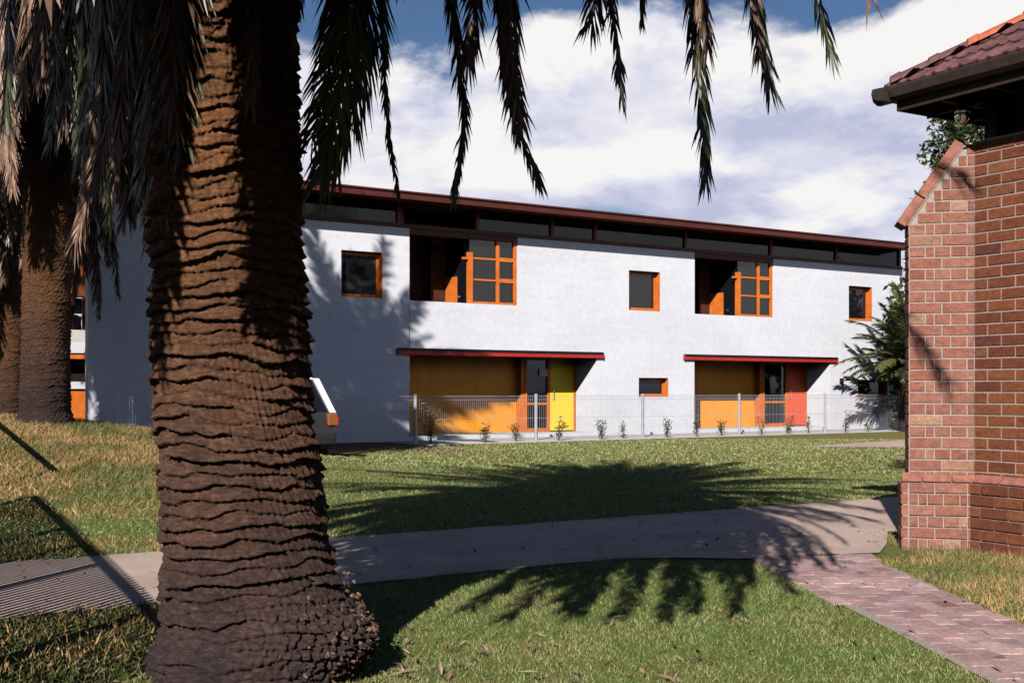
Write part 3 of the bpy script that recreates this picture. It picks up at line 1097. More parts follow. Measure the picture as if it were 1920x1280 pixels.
def tile_mesh(w):
    k = round(w, 2)
    if k not in tile_me:
        m = MB()
        sn = math.sqrt(1 + PITCH ** 2)
        prof = [(0, .012), (.12 * w, .030), (.25 * w, .012), (.55 * w, .010), (.72 * w, .026), (.86 * w, .012), (w, .010)]
        vs = []
        for yy, dz in ((-0.03, .022), (TL, 0.0)):
            for x_, h_ in prof:
                vs.append((x_, yy, h_ + dz))
        for x_, h_ in prof:
            vs.append((x_, -0.03, h_ + .022 - .02))
        n = len(prof)
        fs = [(i, i + 1, n + i + 1, n + i) for i in range(n - 1)] + [(2 * n + i, 2 * n + i + 1, i + 1, i) for i in range(n - 1)]
        m.add(vs, fs)
        tile_me[k] = m.mesh('roof_tile', 'tile', fix=False)
    return tile_me[k]


sn = math.sqrt(1 + PITCH ** 2)
plan_step = TL * .88 / sn


def lay_tiles(org, along, upd, flip, cols_n, rows_n, dz=0.0):
    for r_ in range(rows_n):
        b = r_ * plan_step + 0.02
        for c_ in range(cols_n):
            a0 = c_ * TW
            w = TW
            if a0 + TW < b + .02:
                continue
            if a0 < b:
                w = a0 + TW - b
                a0 = b
                if w < .05:
                    continue
            o = link(bpy.data.objects.new('roof_tile', tile_mesh(w)), hr)
            p = org + along * (a0 if not flip else a0 + w) + upd * b
            slopev = Vector((upd.x, upd.y, PITCH)).normalized()
            xv = -along if flip else along
            nv = xv.cross(slopev).normalized()
            M4 = Matrix((xv, slopev, nv)).transposed().to_4x4()
            M4.translation = (p.x, p.y, ZE + PITCH * b - .012 + dz + random.uniform(-.003, .003))
            o.matrix_local = M4


lay_tiles(tip, UDIR, VDIR, False, 12, 8)
lay_tiles(tip, VDIR, UDIR, True, 9, 6, -.06)
# hip caps
hz = PITCH / math.sqrt(2)
hd = Vector((HIP.x, HIP.y, hz * 1.0)).normalized()
hs = UDIR.cross(Vector((0, 0, 1)))
side = Vector((-HIP.y, HIP.x, 0))
s = 0.07
k = 0
while s < 3.4:
    L = 0.40 if s > .45 else .28
    m = MB()
    vs, fs = [], []
    for j, (t, rr) in enumerate(((-.02, .098), (.05, .102), (.06, .088), (L + .03, .080))):
        base = tip + HIP * (s + t)
        z = ZE + hz * (s + t) + .005
        for q in range(9):
            an = math.pi * q / 8
            vs.append(Vector((base.x, base.y, z)) + side * (math.cos(an) * rr) + Vector((0, 0, 1)) * (math.sin(an) * rr * .75))
    for j in range(3):
        for q in range(8):
            fs.append((j * 9 + q, j * 9 + q + 1, (j + 1) * 9 + q + 1, (j + 1) * 9 + q))
    fs.append(tuple(range(9)))
    m.add(vs, fs).build('hip_tile', 'terracotta' if s > .45 else 'tile', hr, smooth=False)
    s += L
    k += 1
MB().tube([up(tip + HIP * .02, ZE + .015), up(tip + HIP * .64, ZE + hz * .64 + .03)], [.028, .036], 8).build('hip_flashing', 'gutter', hr)
# gutters, fascia, soffit
for a_dir, n_dir, nm in ((UDIR, MDIR, 'near'), (VDIR, KDIR, 'far')):
    m = MB()
    prof = [(0.0, -.005), (.095, 0.0), (.105, -.012), (.085, -.075), (.04, -.10), (0.0, -.10)]
    pts = [tip + n_dir * (x_ - .07) + Vector((0, 0, ZE + z_)) - a_dir * .09 for x_, z_ in prof]
    m.prism(pts, a_dir * (Lroof + .09))
    m.build('gutter', 'gutter', hr)
    f_ = [tip + n_dir * (-.072) + Vector((0, 0, ZE - .02)), tip + n_dir * (-.095) + Vector((0, 0, ZE - .02)),
          tip + n_dir * (-.095) + Vector((0, 0, ZE - .17)), tip + n_dir * (-.072) + Vector((0, 0, ZE - .17))]
    MB().prism([p + a_dir * .07 for p in f_], a_dir * (Lroof - .1)).build('fascia', 'soffit', hr)
    for k in range(7):
        # rafter tails
        c_ = tip + a_dir * (.45 + k * .45) - n_dir * .34 + Vector((0, 0, ZE - .115 + PITCH * .0))
        MB().obox(c_, a_dir * .022, n_dir * .24, Vector((0, 0, .05))).build('rafter_tail', 'soffit', hr)
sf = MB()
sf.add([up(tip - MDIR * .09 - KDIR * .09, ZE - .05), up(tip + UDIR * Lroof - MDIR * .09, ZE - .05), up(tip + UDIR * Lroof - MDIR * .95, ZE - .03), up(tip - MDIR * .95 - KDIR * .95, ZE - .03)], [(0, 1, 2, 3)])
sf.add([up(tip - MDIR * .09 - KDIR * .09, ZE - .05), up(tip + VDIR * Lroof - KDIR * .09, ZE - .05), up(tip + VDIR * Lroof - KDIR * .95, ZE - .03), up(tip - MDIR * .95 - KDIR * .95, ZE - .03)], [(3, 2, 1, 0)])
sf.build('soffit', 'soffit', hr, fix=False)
# small wall bracket under the far eave
bk = tip + VDIR * .28 - KDIR * .16
MB().prism([up(bk, ZE - .10), up(bk + VDIR * .26, ZE - .10), up(bk + VDIR * .03, ZE - .22)], -KDIR * .05).build('eaves_bracket', 'soffit', hr)

# lamp hanging under the eave
lamp = empty('eaves_lamp', (3.415, 8.90, 3.30))
tag(lamp, 'round chrome and glass bulkhead lamp under the dark eave of the brick building', 'lamp')
MB().tube([(0, 0, .075), (0, 0, .20)], .008, 8).build('stem', 'chrome', lamp)
MB().lathe([(.012, .085), (.03, .078), (.05, .055), (.058, .03), (.055, .024)], (0, 0, 0), 20).build('reflector_hood', 'chrome', lamp, smooth=True)
MB().lathe([(.052, .026), (.056, 0.0), (.048, -.03), (.03, -.05), (.006, -.058)], (0, 0, 0), 20).build('glass_globe', 'chrome', lamp, smooth=True)

# ------------------------------------------------------------------ palms


def frond_arrays(path, n, llen, spread, droop, S, seed, width=0.024, start=0.1, upv=0.25):
    """leaflets along a spine; returns verts, faces"""
    rs = np.random.default_rng(seed)
    path = np.array([tuple(p) for p in path])
    seg = np.linalg.norm(np.diff(path, axis=0), axis=1)
    cum = np.concatenate([[0], np.cumsum(seg)]) / seg.sum()
    verts, faces = [], []
    S = np.array(tuple(S), dtype=float)
    for i in range(n):
        s = start + (1 - start) * (i + rs.uniform(-.3, .3)) / n
        s = min(max(s, 0), .999)
        k = min(np.searchsorted(cum, s, 'right') - 1, len(path) - 2)
        f = (s - cum[k]) / max(cum[k + 1] - cum[k], 1e-6)
        p = path[k] * (1 - f) + path[k + 1] * f
        Tn = path[k + 1] - path[k]
        Tn /= np.linalg.norm(Tn)
        Sd = S - Tn * S.dot(Tn)
        Sd /= np.linalg.norm(Sd)
        Nn = np.cross(Sd, Tn)
        prof = min(1.0, (s - start) / .18 + .35) * (1 - .55 * max(0, (s - .45) / .55) ** 1.6)
        for sg in (-1, 1):
            a = math.radians(spread * (1 - .45 * s) + rs.normal(0, 7))
            d = Tn * math.cos(a) + sg * Sd * math.sin(a) + Nn * (upv * math.sin(a) + rs.normal(0, .08))
            d /= np.linalg.norm(d)
            L = llen * prof * rs.uniform(.8, 1.1)
            d2 = d + np.array((0, 0, -droop * rs.uniform(.6, 1.3)))
            d2 /= np.linalg.norm(d2)
            wv = np.cross(d, Nn + rs.normal(0, .35, 3))
            wv /= max(np.linalg.norm(wv), 1e-6)
            w = width * rs.uniform(.75, 1.15)
            m = p + d * L * .5
            e = m + d2 * L * .5
            b = len(verts)
            verts += [p - wv * w * .3, p + wv * w * .3, m - wv * w * .5, m + wv * w * .5, e]
            faces += [(b, b + 1, b + 3, b + 2), (b + 2, b + 3, b + 4)]
    return verts, faces


def make_frond(parent, path, n, llen, spread, droop, S, seed, mat, rib, rr=0.022, width=0.024, start=0.1, upv=.25, name='frond'):
    m = MB()
    v, f = frond_arrays(path, n, llen, spread, droop, S, seed, width, start, upv)
    m.add(v, f, 0)
    N_ = len(path)
    m.tube(path, [rr * (1 - .85 * i / (N_ - 1)) for i in range(N_)], 5, 1)
    return m.build(name, [mat, rib], parent, fix=False)


def arc_path(c, az, el0, L, sag, n=14):
    """spine leaving c at azimuth az and elevation el0, bending under its own weight"""
    p = Vector(c)
    el = el0
    out = [p.copy()]
    h = L / n
    for i in range(n):
        out.append(p + Vector((math.cos(az) * math.cos(el), math.sin(az) * math.cos(el), math.sin(el))) * h)
        p = out[-1]
        el -= sag * h * max(.12, math.cos(el)) * (0.6 + 0.8 * i / n)
    return out


def bez(c, p1, p2, p3, n=16):
    c, p1, p2, p3 = map(Vector, (c, p1, p2, p3))
    o = []
    for i in range(n + 1):
        t = i / n
        o.append(c * (1 - t) ** 3 + p1 * 3 * t * (1 - t) ** 2 + p2 * 3 * t * t * (1 - t) + p3 * t ** 3)
    return o


def trunk_mesh(H, prof, lean, pitch, scars, amp, cols_n, dz, seed, top_free=None, zmax_fine=99):
    """palm trunk: rows of overlapping leaf scars modelled in relief. prof = [(z, r)], lean = [(z, dx, dy)]"""
    rs = np.random.default_rng(seed)
    zs = [0.0]
    while zs[-1] < H:
        zs.append(zs[-1] + (dz if zs[-1] < zmax_fine else dz * 4))
    z = np.array(zs) - 0.06
    th = np.linspace(0, 2 * np.pi, cols_n, endpoint=False)
    Z, TH_ = np.meshgrid(z, th, indexing='ij')
    r = np.interp(Z, [p[0] for p in prof], [p[1] for p in prof])
    # slow warps so that rows wander
    def warp(k, m1, m2, a):
        out = np.zeros_like(Z)
        for _ in range(k):
            f1, f2 = rs.integers(1, m1), rs.uniform(.3, m2)
            out += np.sin(f1 * TH_ + rs.uniform(0, 6.28)) * np.sin(f2 * Z + rs.uniform(0, 6.28))
        return out * a / k
    wz = warp(7, 4, 5.0, 0.06) + warp(12, 9, 18.0, 0.05) + warp(14, 24, 45.0, 0.018) + warp(24, 110, 60.0, 0.012)
    zz = Z + wz
    row = np.floor(zz / pitch)
    # every second row is shifted half a scar; edge between rows follows the lower tips of the scars
    rowr = np.random.default_rng(seed + 5).uniform(0, 1, 4000)
    def edge(rw):
        ph = (TH_ / (2 * np.pi) * scars + 0.5 * (rw % 2) + 0.22 * rowr[(rw.astype(int) + 50) % 4000]) % 1.0
        return (0.5 + 0.5 * np.cos(2 * np.pi * ph)) ** 1.6 * 0.45
    fr = zz / pitch - row
    e0 = edge(row)
    low = fr < e0 * .8
    row = np.where(low, row - 1, row)
    e_lo = edge(row) * .8
    e_hi = edge(row + 1) * .8 + 1
    t = np.clip((zz / pitch - row - e_lo) / np.maximum(e_hi - e_lo, .15), 0, 1)
    rv = rowr[(row.astype(int) * 7 + 31) % 4000]
    saw = (1 - .55 * t) * np.clip(t / .2, 0, 1) ** .7 * np.clip((1 - t) / .12, 0, 1) ** .5           # swells to the lower lip, undercut below it
    ph = (TH_ / (2 * np.pi) * scars + 0.5 * (row % 2) + 0.22 * rowr[(row.astype(int) + 50) % 4000])
    cell = np.floor(ph)
    hv = np.modf(np.abs(np.sin(cell * 12.9898 + row * 78.233)) * 43758.5453)[0]
    fine = np.zeros_like(Z)
    for _ in range(26):
        f1, f2 = rs.integers(8, 90), rs.uniform(15, 150)
        fine += np.sin(f1 * TH_ + f2 * Z + rs.uniform(0, 6.28)) * rs.uniform(.3, 1)
    fine *= 0.0015
    ampz = np.interp(Z, [p[0] for p in amp], [p[1] for p in amp])
    r = r + ampz * (saw * (0.35 + .95 * hv) - .25) + fine + ampz * .35 * warp(8, 9, 16, 1.0)
    if top_free:
        r = top_free(r, Z, TH_)
    lx = np.interp(Z, [p[0] for p in lean], [p[1] for p in lean])
    ly = np.interp(Z, [p[0] for p in lean], [p[2] for p in lean])
    X = r * np.cos(TH_) + lx
    Y = r * np.sin(TH_) + ly
    v = np.stack([X, Y, Z], -1).reshape(-1, 3)
    n0, n1_ = Z.shape
    i = np.arange(n0 - 1)[:, None] * n1_
    j = np.arange(n1_)[None]
    j2 = (j + 1) % n1_
    a, b, c, d = (i + j).ravel(), (i + j2).ravel(), (i + n1_ + j2).ravel(), (i + n1_ + j).ravel()
    tr = np.concatenate([np.stack([a, b, c], 1), np.stack([a, c, d], 1)])
    return np_mesh('trunk', v, tr, 'bark')


# --- the big palm in front
palm = empty('date_palm', (-1.12, 5.12, 0))
tag(palm, 'thick palm trunk with ringed bark in the left foreground, fronds hanging over the view', 'palm')
CZ = 5.0


def flare(r, Z, TH_):
    # swollen root boss on the right (east) side
    g = np.exp(-((Z - 0.17) / 0.17) ** 2)
    dth = np.angle(np.exp(1j * (TH_ - R(-25))))
    r = r + g * 0.17 * np.exp(-(dth / 0.75) ** 2)
    boss = g * np.exp(-(dth / 0.75) ** 2)
    lump_ = np.zeros_like(Z)
    rl = np.random.default_rng(8)
    for _ in range(40):
        lump_ += np.sin(rl.uniform(20, 130) * TH_ + rl.uniform(-160, 160) * Z + rl.uniform(0, 6.28))
    r = r + boss * .0035 * lump_
    dth2 = np.angle(np.exp(1j * (TH_ - R(200))))
    r = r + np.exp(-((Z - 0.05) / 0.12) ** 2) * 0.05 * np.exp(-(dth2 / 1.0) ** 2)
    return r


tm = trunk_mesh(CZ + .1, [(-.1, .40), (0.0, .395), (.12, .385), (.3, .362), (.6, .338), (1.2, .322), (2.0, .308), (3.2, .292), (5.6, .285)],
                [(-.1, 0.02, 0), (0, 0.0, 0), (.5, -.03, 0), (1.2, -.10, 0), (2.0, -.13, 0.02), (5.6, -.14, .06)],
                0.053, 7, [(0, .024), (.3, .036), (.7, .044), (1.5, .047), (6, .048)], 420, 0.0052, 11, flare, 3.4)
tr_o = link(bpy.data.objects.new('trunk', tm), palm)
# fibrous root stubs at the base, right side and front
rs_ = random.Random(3)
m = MB()
for k in range(1500):
    an = R(rs_.gauss(-8, 20)) if k % 4 else R(rs_.uniform(-160, 40))
    zz = abs(rs_.gauss(.10, .10)) if k % 4 else abs(rs_.gauss(0, .03))
    rr = .39 + .17 * math.exp(-((zz - .17) / .17) ** 2) * math.exp(-((an - R(-25)) / .75) ** 2) - .012 + (.03 * rs_.random() if k % 4 else 0)
    d = Vector((math.cos(an) + rs_.uniform(-.6, .6), math.sin(an) + rs_.uniform(-.6, .6), rs_.uniform(-1.2, .4))).normalized()
    p = Vector((math.cos(an) * rr, math.sin(an) * rr, zz))
    L = rs_.uniform(.002, .010)
    m.tube([p - d * .012, p, p + d * L], [rs_.uniform(.004, .008), rs_.uniform(.004, .007), .002], 5, cap=True)
rt = m.build('root_stubs', 'roots', palm, fix=False)
tag(rt, kind='stuff')
crown = Vector((-.14, .06, CZ))       # local crown centre
GA = 2.39996
fr_i = 0


def img(x, y, d):
    """point of the place seen at photo pixel (x, y) at distance d, in the palm's own frame"""
    return Vector(((x - 960) / 2200 * d, d, EYE + (732 - y) / 2200 * d)) - palm.location




def shades_trunk(path):
    """true where a frond would hang in the sun's way to the lit strip of the trunk"""
    tan_el = math.tan(R(SUN_EL))
    for p_ in path[4:]:
        q_ = Vector(p_) + palm.location
        s_ = (4.85 - q_.y) / SH.y
        if s_ > .15 and 1.7 < q_.z - tan_el * s_ < 3.1 and abs(q_.x + SH.x * s_ + 1.235) < .17:
            return True
    return False


# upright and arching green fronds of the crown
for k in range(84):
    az = k * GA
    q = k / 83
    el = 84 - 66 * q
    back = math.sin(az)
    if back > -.25:
        el = max(el, 40 + 22 * back)           # the far side of the crown holds its fronds up
    L = 3.5 + .5 * math.sin(k * 1.7)
    sag = (0.40 if back > -.25 else .52) + .08 * math.sin(k * 2.3)
    path = arc_path(crown + Vector((math.cos(az), math.sin(az), 0)) * .15 + Vector((0, 0, .25 - .3 * q)), az, R(el), L, sag)
    if shades_trunk(path):
        continue
    make_frond(palm, path, 70, .50, 52, .35, (-math.sin(az), math.cos(az), 0), 100 + k, 'frond', 'rachis', .026, .034, .12)


def hang(pts_img, w, mat, rib, n=60, spread=30, seed=0, start=.3, llen=.3, lift=.7, droop=.5):
    """a frond that leaves the crown, arches over and hangs down through the listed points"""
    pts = [img(*p) for p in pts_img]
    top = pts[0]
    out = Vector((top.x - crown.x, top.y - crown.y, 0))
    r_ = max(out.length, .2)
    out.normalize()
    a = bez(crown, crown + out * (r_ * .45) + Vector((0, 0, lift)), Vector((top.x, top.y, max(top.z + 1.2, crown.z - .2))) - out * .1, top, 12)
    path = a + pts[1:]
    n, w, llen = int(n * 2.6), w * .5, llen * 1.15
    # resample by Catmull-Rom
    P = [Vector(p) for p in path]
    S = Vector((-out.y, out.x, 0))
    view = Vector((1, 0, 0))
    S = (S * .35 + view * .65).normalized()
    return make_frond(palm, P, n, llen, spread, droop, S, seed, mat, rib, .02, w, start, .1)


G_, D_ = ('frond', 'rachis'), ('dead', 'rachis_dead')
hang([(655, -40, 4.9), (648, 100, 4.95), (628, 220, 5.0), (598, 335, 5.02)], .024, *G_, n=90, spread=34, seed=1, llen=.34)
hang([(690, -30, 5.2), (680, 110, 5.2), (660, 210, 5.25), (622, 320, 5.3)], .024, *G_, n=90, spread=30, seed=2, llen=.36)
hang([(640, -30, 5.6), (625, 90, 5.6), (605, 180, 5.6), (585, 260, 5.6)], .024, *G_, n=80, spread=42, seed=22, llen=.34)
hang([(716, -40, 5.0), (720, 120, 5.05), (728, 250, 5.1), (747, 362, 5.1)], .020, *G_, n=90, spread=14, seed=3, llen=.13)
hang([(842, -40, 4.8), (858, 90, 4.85), (872, 230, 4.9), (852, 368, 4.9)], .020, *G_, n=95, spread=17, seed=4, llen=.17)
hang([(895, -60, 4.5), (890, 20, 4.5), (884, 70, 4.5), (876, 120, 4.5)], .022, *D_, n=80, spread=32, seed=5, llen=.26)
hang([(950, -60, 4.6), (955, 60, 4.62), (962, 150, 4.64), (975, 225, 4.66)], .022, *D_, n=95, spread=27, seed=6, llen=.30)
hang([(935, -40, 4.8), (948, 110, 4.8), (968, 240, 4.8), (1014, 346, 4.8)], .020, *G_, n=95, spread=18, seed=7, llen=.19)
hang([(1120, -40, 4.4), (1118, -10, 4.4), (1114, 20, 4.4), (1108, 45, 4.4)], .022, *D_, n=70, spread=36, seed=8, llen=.26)
hang([(1142, -50, 4.3), (1150, 40, 4.3), (1160, 110, 4.3), (1166, 186, 4.3)], .020, *G_, n=80, spread=18, seed=9, llen=.18)
hang([(1203, -80, 4.9), (1204, -30, 4.9), (1205, 10, 4.9), (1205, 46, 4.9)], .020, *G_, n=70, spread=18, seed=10, llen=.16)
hang([(1296, -60, 4.75), (1306, 70, 4.73), (1320, 200, 4.72), (1324, 336, 4.7)], .022, *G_, n=110, spread=22, seed=11, llen=.25)
hang([(1310, -60, 4.65), (1314, -10, 4.63), (1322, 40, 4.62), (1328, 92, 4.6)], .022, *D_, n=80, spread=27, seed=12, llen=.24)
hang([(1410, -60, 4.5), (1420, 20, 4.5), (1430, 90, 4.5), (1444, 166, 4.5)], .022, *G_, n=90, spread=24, seed=13, llen=.27)
hang([(1405, -60, 4.45), (1412, 0, 4.45), (1420, 50, 4.45), (1428, 110, 4.45)], .020, *D_, n=40, spread=22, seed=14, llen=.22)
hang([(1522, -70, 4.2), (1535, 0, 4.2), (1546, 50, 4.2), (1558, 102, 4.2)], .020, *G_, n=80, spread=20, seed=15, llen=.22)
hang([(1600, -90, 4.0), (1612, -60, 4.0), (1622, -30, 4.0), (1632, 5, 4.0)], .018, *D_, n=40, spread=26, seed=16, llen=.22)
hang([(478, -60, 4.35), (478, 30, 4.35), (474, 110, 4.36), (470, 190, 4.37)], .020, *D_, n=70, spread=22, seed=17, llen=.24)
hang([(560, -60, 4.6), (556, -20, 4.6), (552, 10, 4.6), (546, 40, 4.6)], .020, *D_, n=60, spread=26, seed=18, llen=.24)
# left of and behind the trunk
hang([(250, -60, 5.4), (240, 60, 5.4), (228, 200, 5.4), (216, 330, 5.4)], .024, *D_, n=90, spread=26, seed=19, llen=.30)
hang([(300, -60, 5.6), (296, 80, 5.6), (286, 220, 5.6), (276, 380, 5.6)], .024, *G_, n=100, spread=28, seed=20, llen=.34)
hang([(330, -60, 5.2), (330, 60, 5.2), (322, 180, 5.2), (316, 300, 5.2)], .024, *G_, n=90, spread=24, seed=21, llen=.30)
for k, (x0, x1, yt, dd, mt) in enumerate(((140, 120, 230, 6.4, D_), (175, 150, 300, 6.2, G_), (205, 160, 380, 6.0, D_), (270, 140, 452, 5.9, D_), (232, 215, 270, 6.5, G_),
                                        (262, 238, 400, 6.1, D_), (285, 262, 330, 5.7, G_), (300, 280, 440, 5.6, G_), (318, 306, 400, 5.2, G_), (308, 318, 470, 5.0, G_), (338, 330, 330, 4.9, G_),
                                        (190, 196, 180, 5.6, G_), (110, 98, 260, 6.6, G_), (60, 40, 180, 6.4, D_), (20, 10, 240, 6.6, G_), (90, 74, 140, 6.2, D_), (350, 345, 260, 4.85, G_),
                                        (150, 182, 120, 5.8, G_), (330, 322, 210, 4.8, D_))):
    hang([(x0, -60, dd), (x0 + (x1 - x0) * .35, yt * .33, dd), (x0 + (x1 - x0) * .65, yt * .66, dd), (x1, yt, dd)], .030, *mt, n=80, spread=34, seed=60 + k, llen=.34)
# fronds arching towards and over the camera; they shade the trunk and reach out over the lawn
for k, (tx, ty, tz) in enumerate(((-1.25, 2.6, 2.5), (-.66, 2.45, 2.45), (0.0, 2.6, 2.45), (.45, 3.3, 2.7), (.93, 4.0, 2.75), (1.44, 4.6, 3.0), (1.7, 5.2, 3.4),
                                  (-2.0, 2.9, 2.6), (-2.6, 3.4, 2.7), (-.95, 3.4, 2.75), (-1.5, 3.5, 2.75), (-.3, 3.5, 2.8), (-1.9, 3.6, 2.8), (.3, 2.7, 2.9), (-.9, 2.2, 2.9),
                                  (-1.05, 2.3, 2.5), (-.45, 2.3, 2.5), (-.2, 2.3, 2.52), (.2, 2.4, 2.55), (-.75, 2.4, 2.6), (-.05, 2.9, 2.6), (.6, 2.9, 2.65), (.75, 3.5, 2.75), (1.15, 3.9, 2.85), (-1.15, 2.9, 2.7))):
    tp = Vector((tx, ty, tz)) - palm.location
    out = Vector((tp.x - crown.x, tp.y - crown.y, 0))
    path = bez(crown, crown + out * .4 + Vector((0, 0, .9)), Vector((tp.x, tp.y, tp.z + 1.5)) - out * .08, tp, 16)
    if shades_trunk(path):
        continue
    sd = out.normalized()
    make_frond(palm, path, 110, .44, 40, .5, (-sd.y, sd.x, 0), 300 + k, 'frond', 'rachis', .024, .026, .14)

# fronds hanging close before the trunk, just above the view: they throw the dark bands on its bark
for k, (tx, ty, tz) in enumerate(((-1.36, 3.4, 2.42), (-1.26, 3.5, 2.46), (-1.46, 3.3, 2.5), (-1.18, 3.6, 2.6), (-1.88, 3.4, 2.42), (-1.96, 3.5, 2.5), (-2.05, 3.3, 2.45), (-1.30, 3.7, 2.7))):
    tp = Vector((tx, ty, tz)) - palm.location
    out = Vector((tp.x - crown.x, tp.y - crown.y, 0))
    path = bez(crown, crown + out * .7 + Vector((0, 0, .5)), Vector((tp.x, tp.y, tp.z + 1.6)), tp, 16)
    make_frond(palm, path, 150, .34, 26, .5, (1, 0, 0), 700 + k, 'frond' if k % 3 else 'dead', 'rachis', .022, .024, .2)
# thick lower skirt on the lawn side
rsk = random.Random(31)
for k in range(80):
    az = R(rsk.uniform(-150, 35))
    rr = .55 + 1.75 * rsk.random()
    tx, ty = crown.x + palm.location.x + math.cos(az) * rr, crown.y + palm.location.y + math.sin(az) * rr
    tz = EYE + .333 * max(ty, 2.2) + .12 + .45 * rsk.random()
    tp = Vector((tx, ty, tz)) - palm.location
    out = Vector((tp.x - crown.x, tp.y - crown.y, 0))
    path = bez(crown, crown + out * .6 + Vector((0, 0, .35)), Vector((tp.x, tp.y, max(tp.z + .9, crown.z - .5))), tp, 14)
    if shades_trunk(path):
        continue
    sd = out.normalized()
    make_frond(palm, path, 90, .44, 40, .4, (-sd.y, sd.x, 0), 800 + k, 'frond' if k % 4 else 'dead', 'rachis', .024, .036, .14)
# lower, drooping fronds all round the crown
rsd = random.Random(12)
for k in range(64):
    az = k * GA * 1.1
    rr = 1.0 + 1.9 * rsd.random()
    tx, ty = crown.x + palm.location.x + math.cos(az) * rr, crown.y + palm.location.y + math.sin(az) * rr
    tz = EYE + .333 * max(ty, 2.2) + .22 + .7 * rsd.random()
    tp = Vector((tx, ty, tz)) - palm.location
    out = Vector((tp.x - crown.x, tp.y - crown.y, 0))
    path = bez(crown, crown + out * .45 + Vector((0, 0, .7)), Vector((tp.x, tp.y, max(tp.z + .5, crown.z - .3))) - out * .1, tp, 14)
    if shades_trunk(path):
        continue
    sd = out.normalized()
    make_frond(palm, path, 80, .5, 48, .3, (-sd.y, sd.x, 0), 500 + k, 'frond' if k % 5 else 'dead', 'rachis', .024, .036, .14)

# --- two palms on the grass bank to the left


def back_palm(loc, H, rad, label, seed, n_green, skirts, pitch=.05):
    p = empty('date_palm', loc)
    tag(p, label, 'palm', 'palms on the grass bank')
    me = trunk_mesh(H + .1, [(-.2, rad * 1.5), (0.05, rad * 1.35), (.25, rad * 1.08), (.8, rad), (H, rad * .95)], [(0, 0, 0), (H, .05, .1)], pitch, 9,
                    [(0, .02), (.5, .03), (9, .034)], 110, .016, seed, None, 99)
    me.materials[0] = MT['bark_dark']
    link(bpy.data.objects.new('trunk', me), p)
    c = Vector((.05, .1, H))
    for k in range(n_green):
        az = k * GA + seed
        q = k / n_green
        path = arc_path(c + Vector((0, 0, .3 - .3 * q)), az, R(80 - 78 * q), 3.1 + .4 * math.sin(k * 1.9), .40)
        make_frond(p, path, 70, .55, 50, .35, (-math.sin(az), math.cos(az), 0), seed * 50 + k, 'frond', 'rachis', .028, .044, .12)
    for k in range(skirts):
        az = k * GA * 1.3 + seed * 2
        q = (k % 7) / 7
        L = 3.0 + 1.5 * random.random()
        path = arc_path(c + Vector((math.cos(az), math.sin(az), 0)) * .25 - Vector((0, 0, .3)), az, R(-8 - 40 * q), L, .62 + .5 * q)
        make_frond(p, path, 130, .50, 32, .5, (-math.sin(az), math.cos(az), 0), seed * 70 + k, 'dead' if k % 4 else 'frond', 'rachis_dead', .026, .028, .15)
    return p


ga_ = float(ground_z(np.array(-6.5), np.array(16.2)))
gb_ = float(ground_z(np.array(-9.0), np.array(20.6)))
back_palm((-6.45, 16.2, ga_ - .12), 7.2, .31, 'nearer slender palm on the dry grass bank at left with brown hanging fronds', 4, 64, 130)
back_palm((-9.05, 21.0, gb_ - .12), 6.6, .31, 'farther palm half hidden behind the other trunk at the left edge', 9, 60, 60)

# --- young palm by the right end of the building
yp = empty('young_palm', (11.85, 34.9, 0))
tag(yp, 'young bushy palm with arching olive fronds at the right end of the white building', 'palm')
me = trunk_mesh(1.8, [(-.2, .34), (0, .32), (1.8, .26)], [(0, 0, 0), (2, 0, 0)], .07, 8, [(0, .04), (2, .05)], 60, .02, 21)
link(bpy.data.objects.new('trunk', me), yp)
for k in range(60):
    az = k * GA + .4
    q = k / 59
    path = arc_path(Vector((0, 0, 1.75 + .3 * (1 - q))), az, R(85 - 75 * q), 1.95 + .5 * math.sin(k * 2.1), .55, 12)
    make_frond(yp, path, 66, .50, 50, .3, (-math.sin(az), math.cos(az), 0), 900 + k, 'frond_light' if k % 3 else 'frond', 'rachis', .025, .042, .12)

# ------------------------------------------------------------------ broadleaf trees


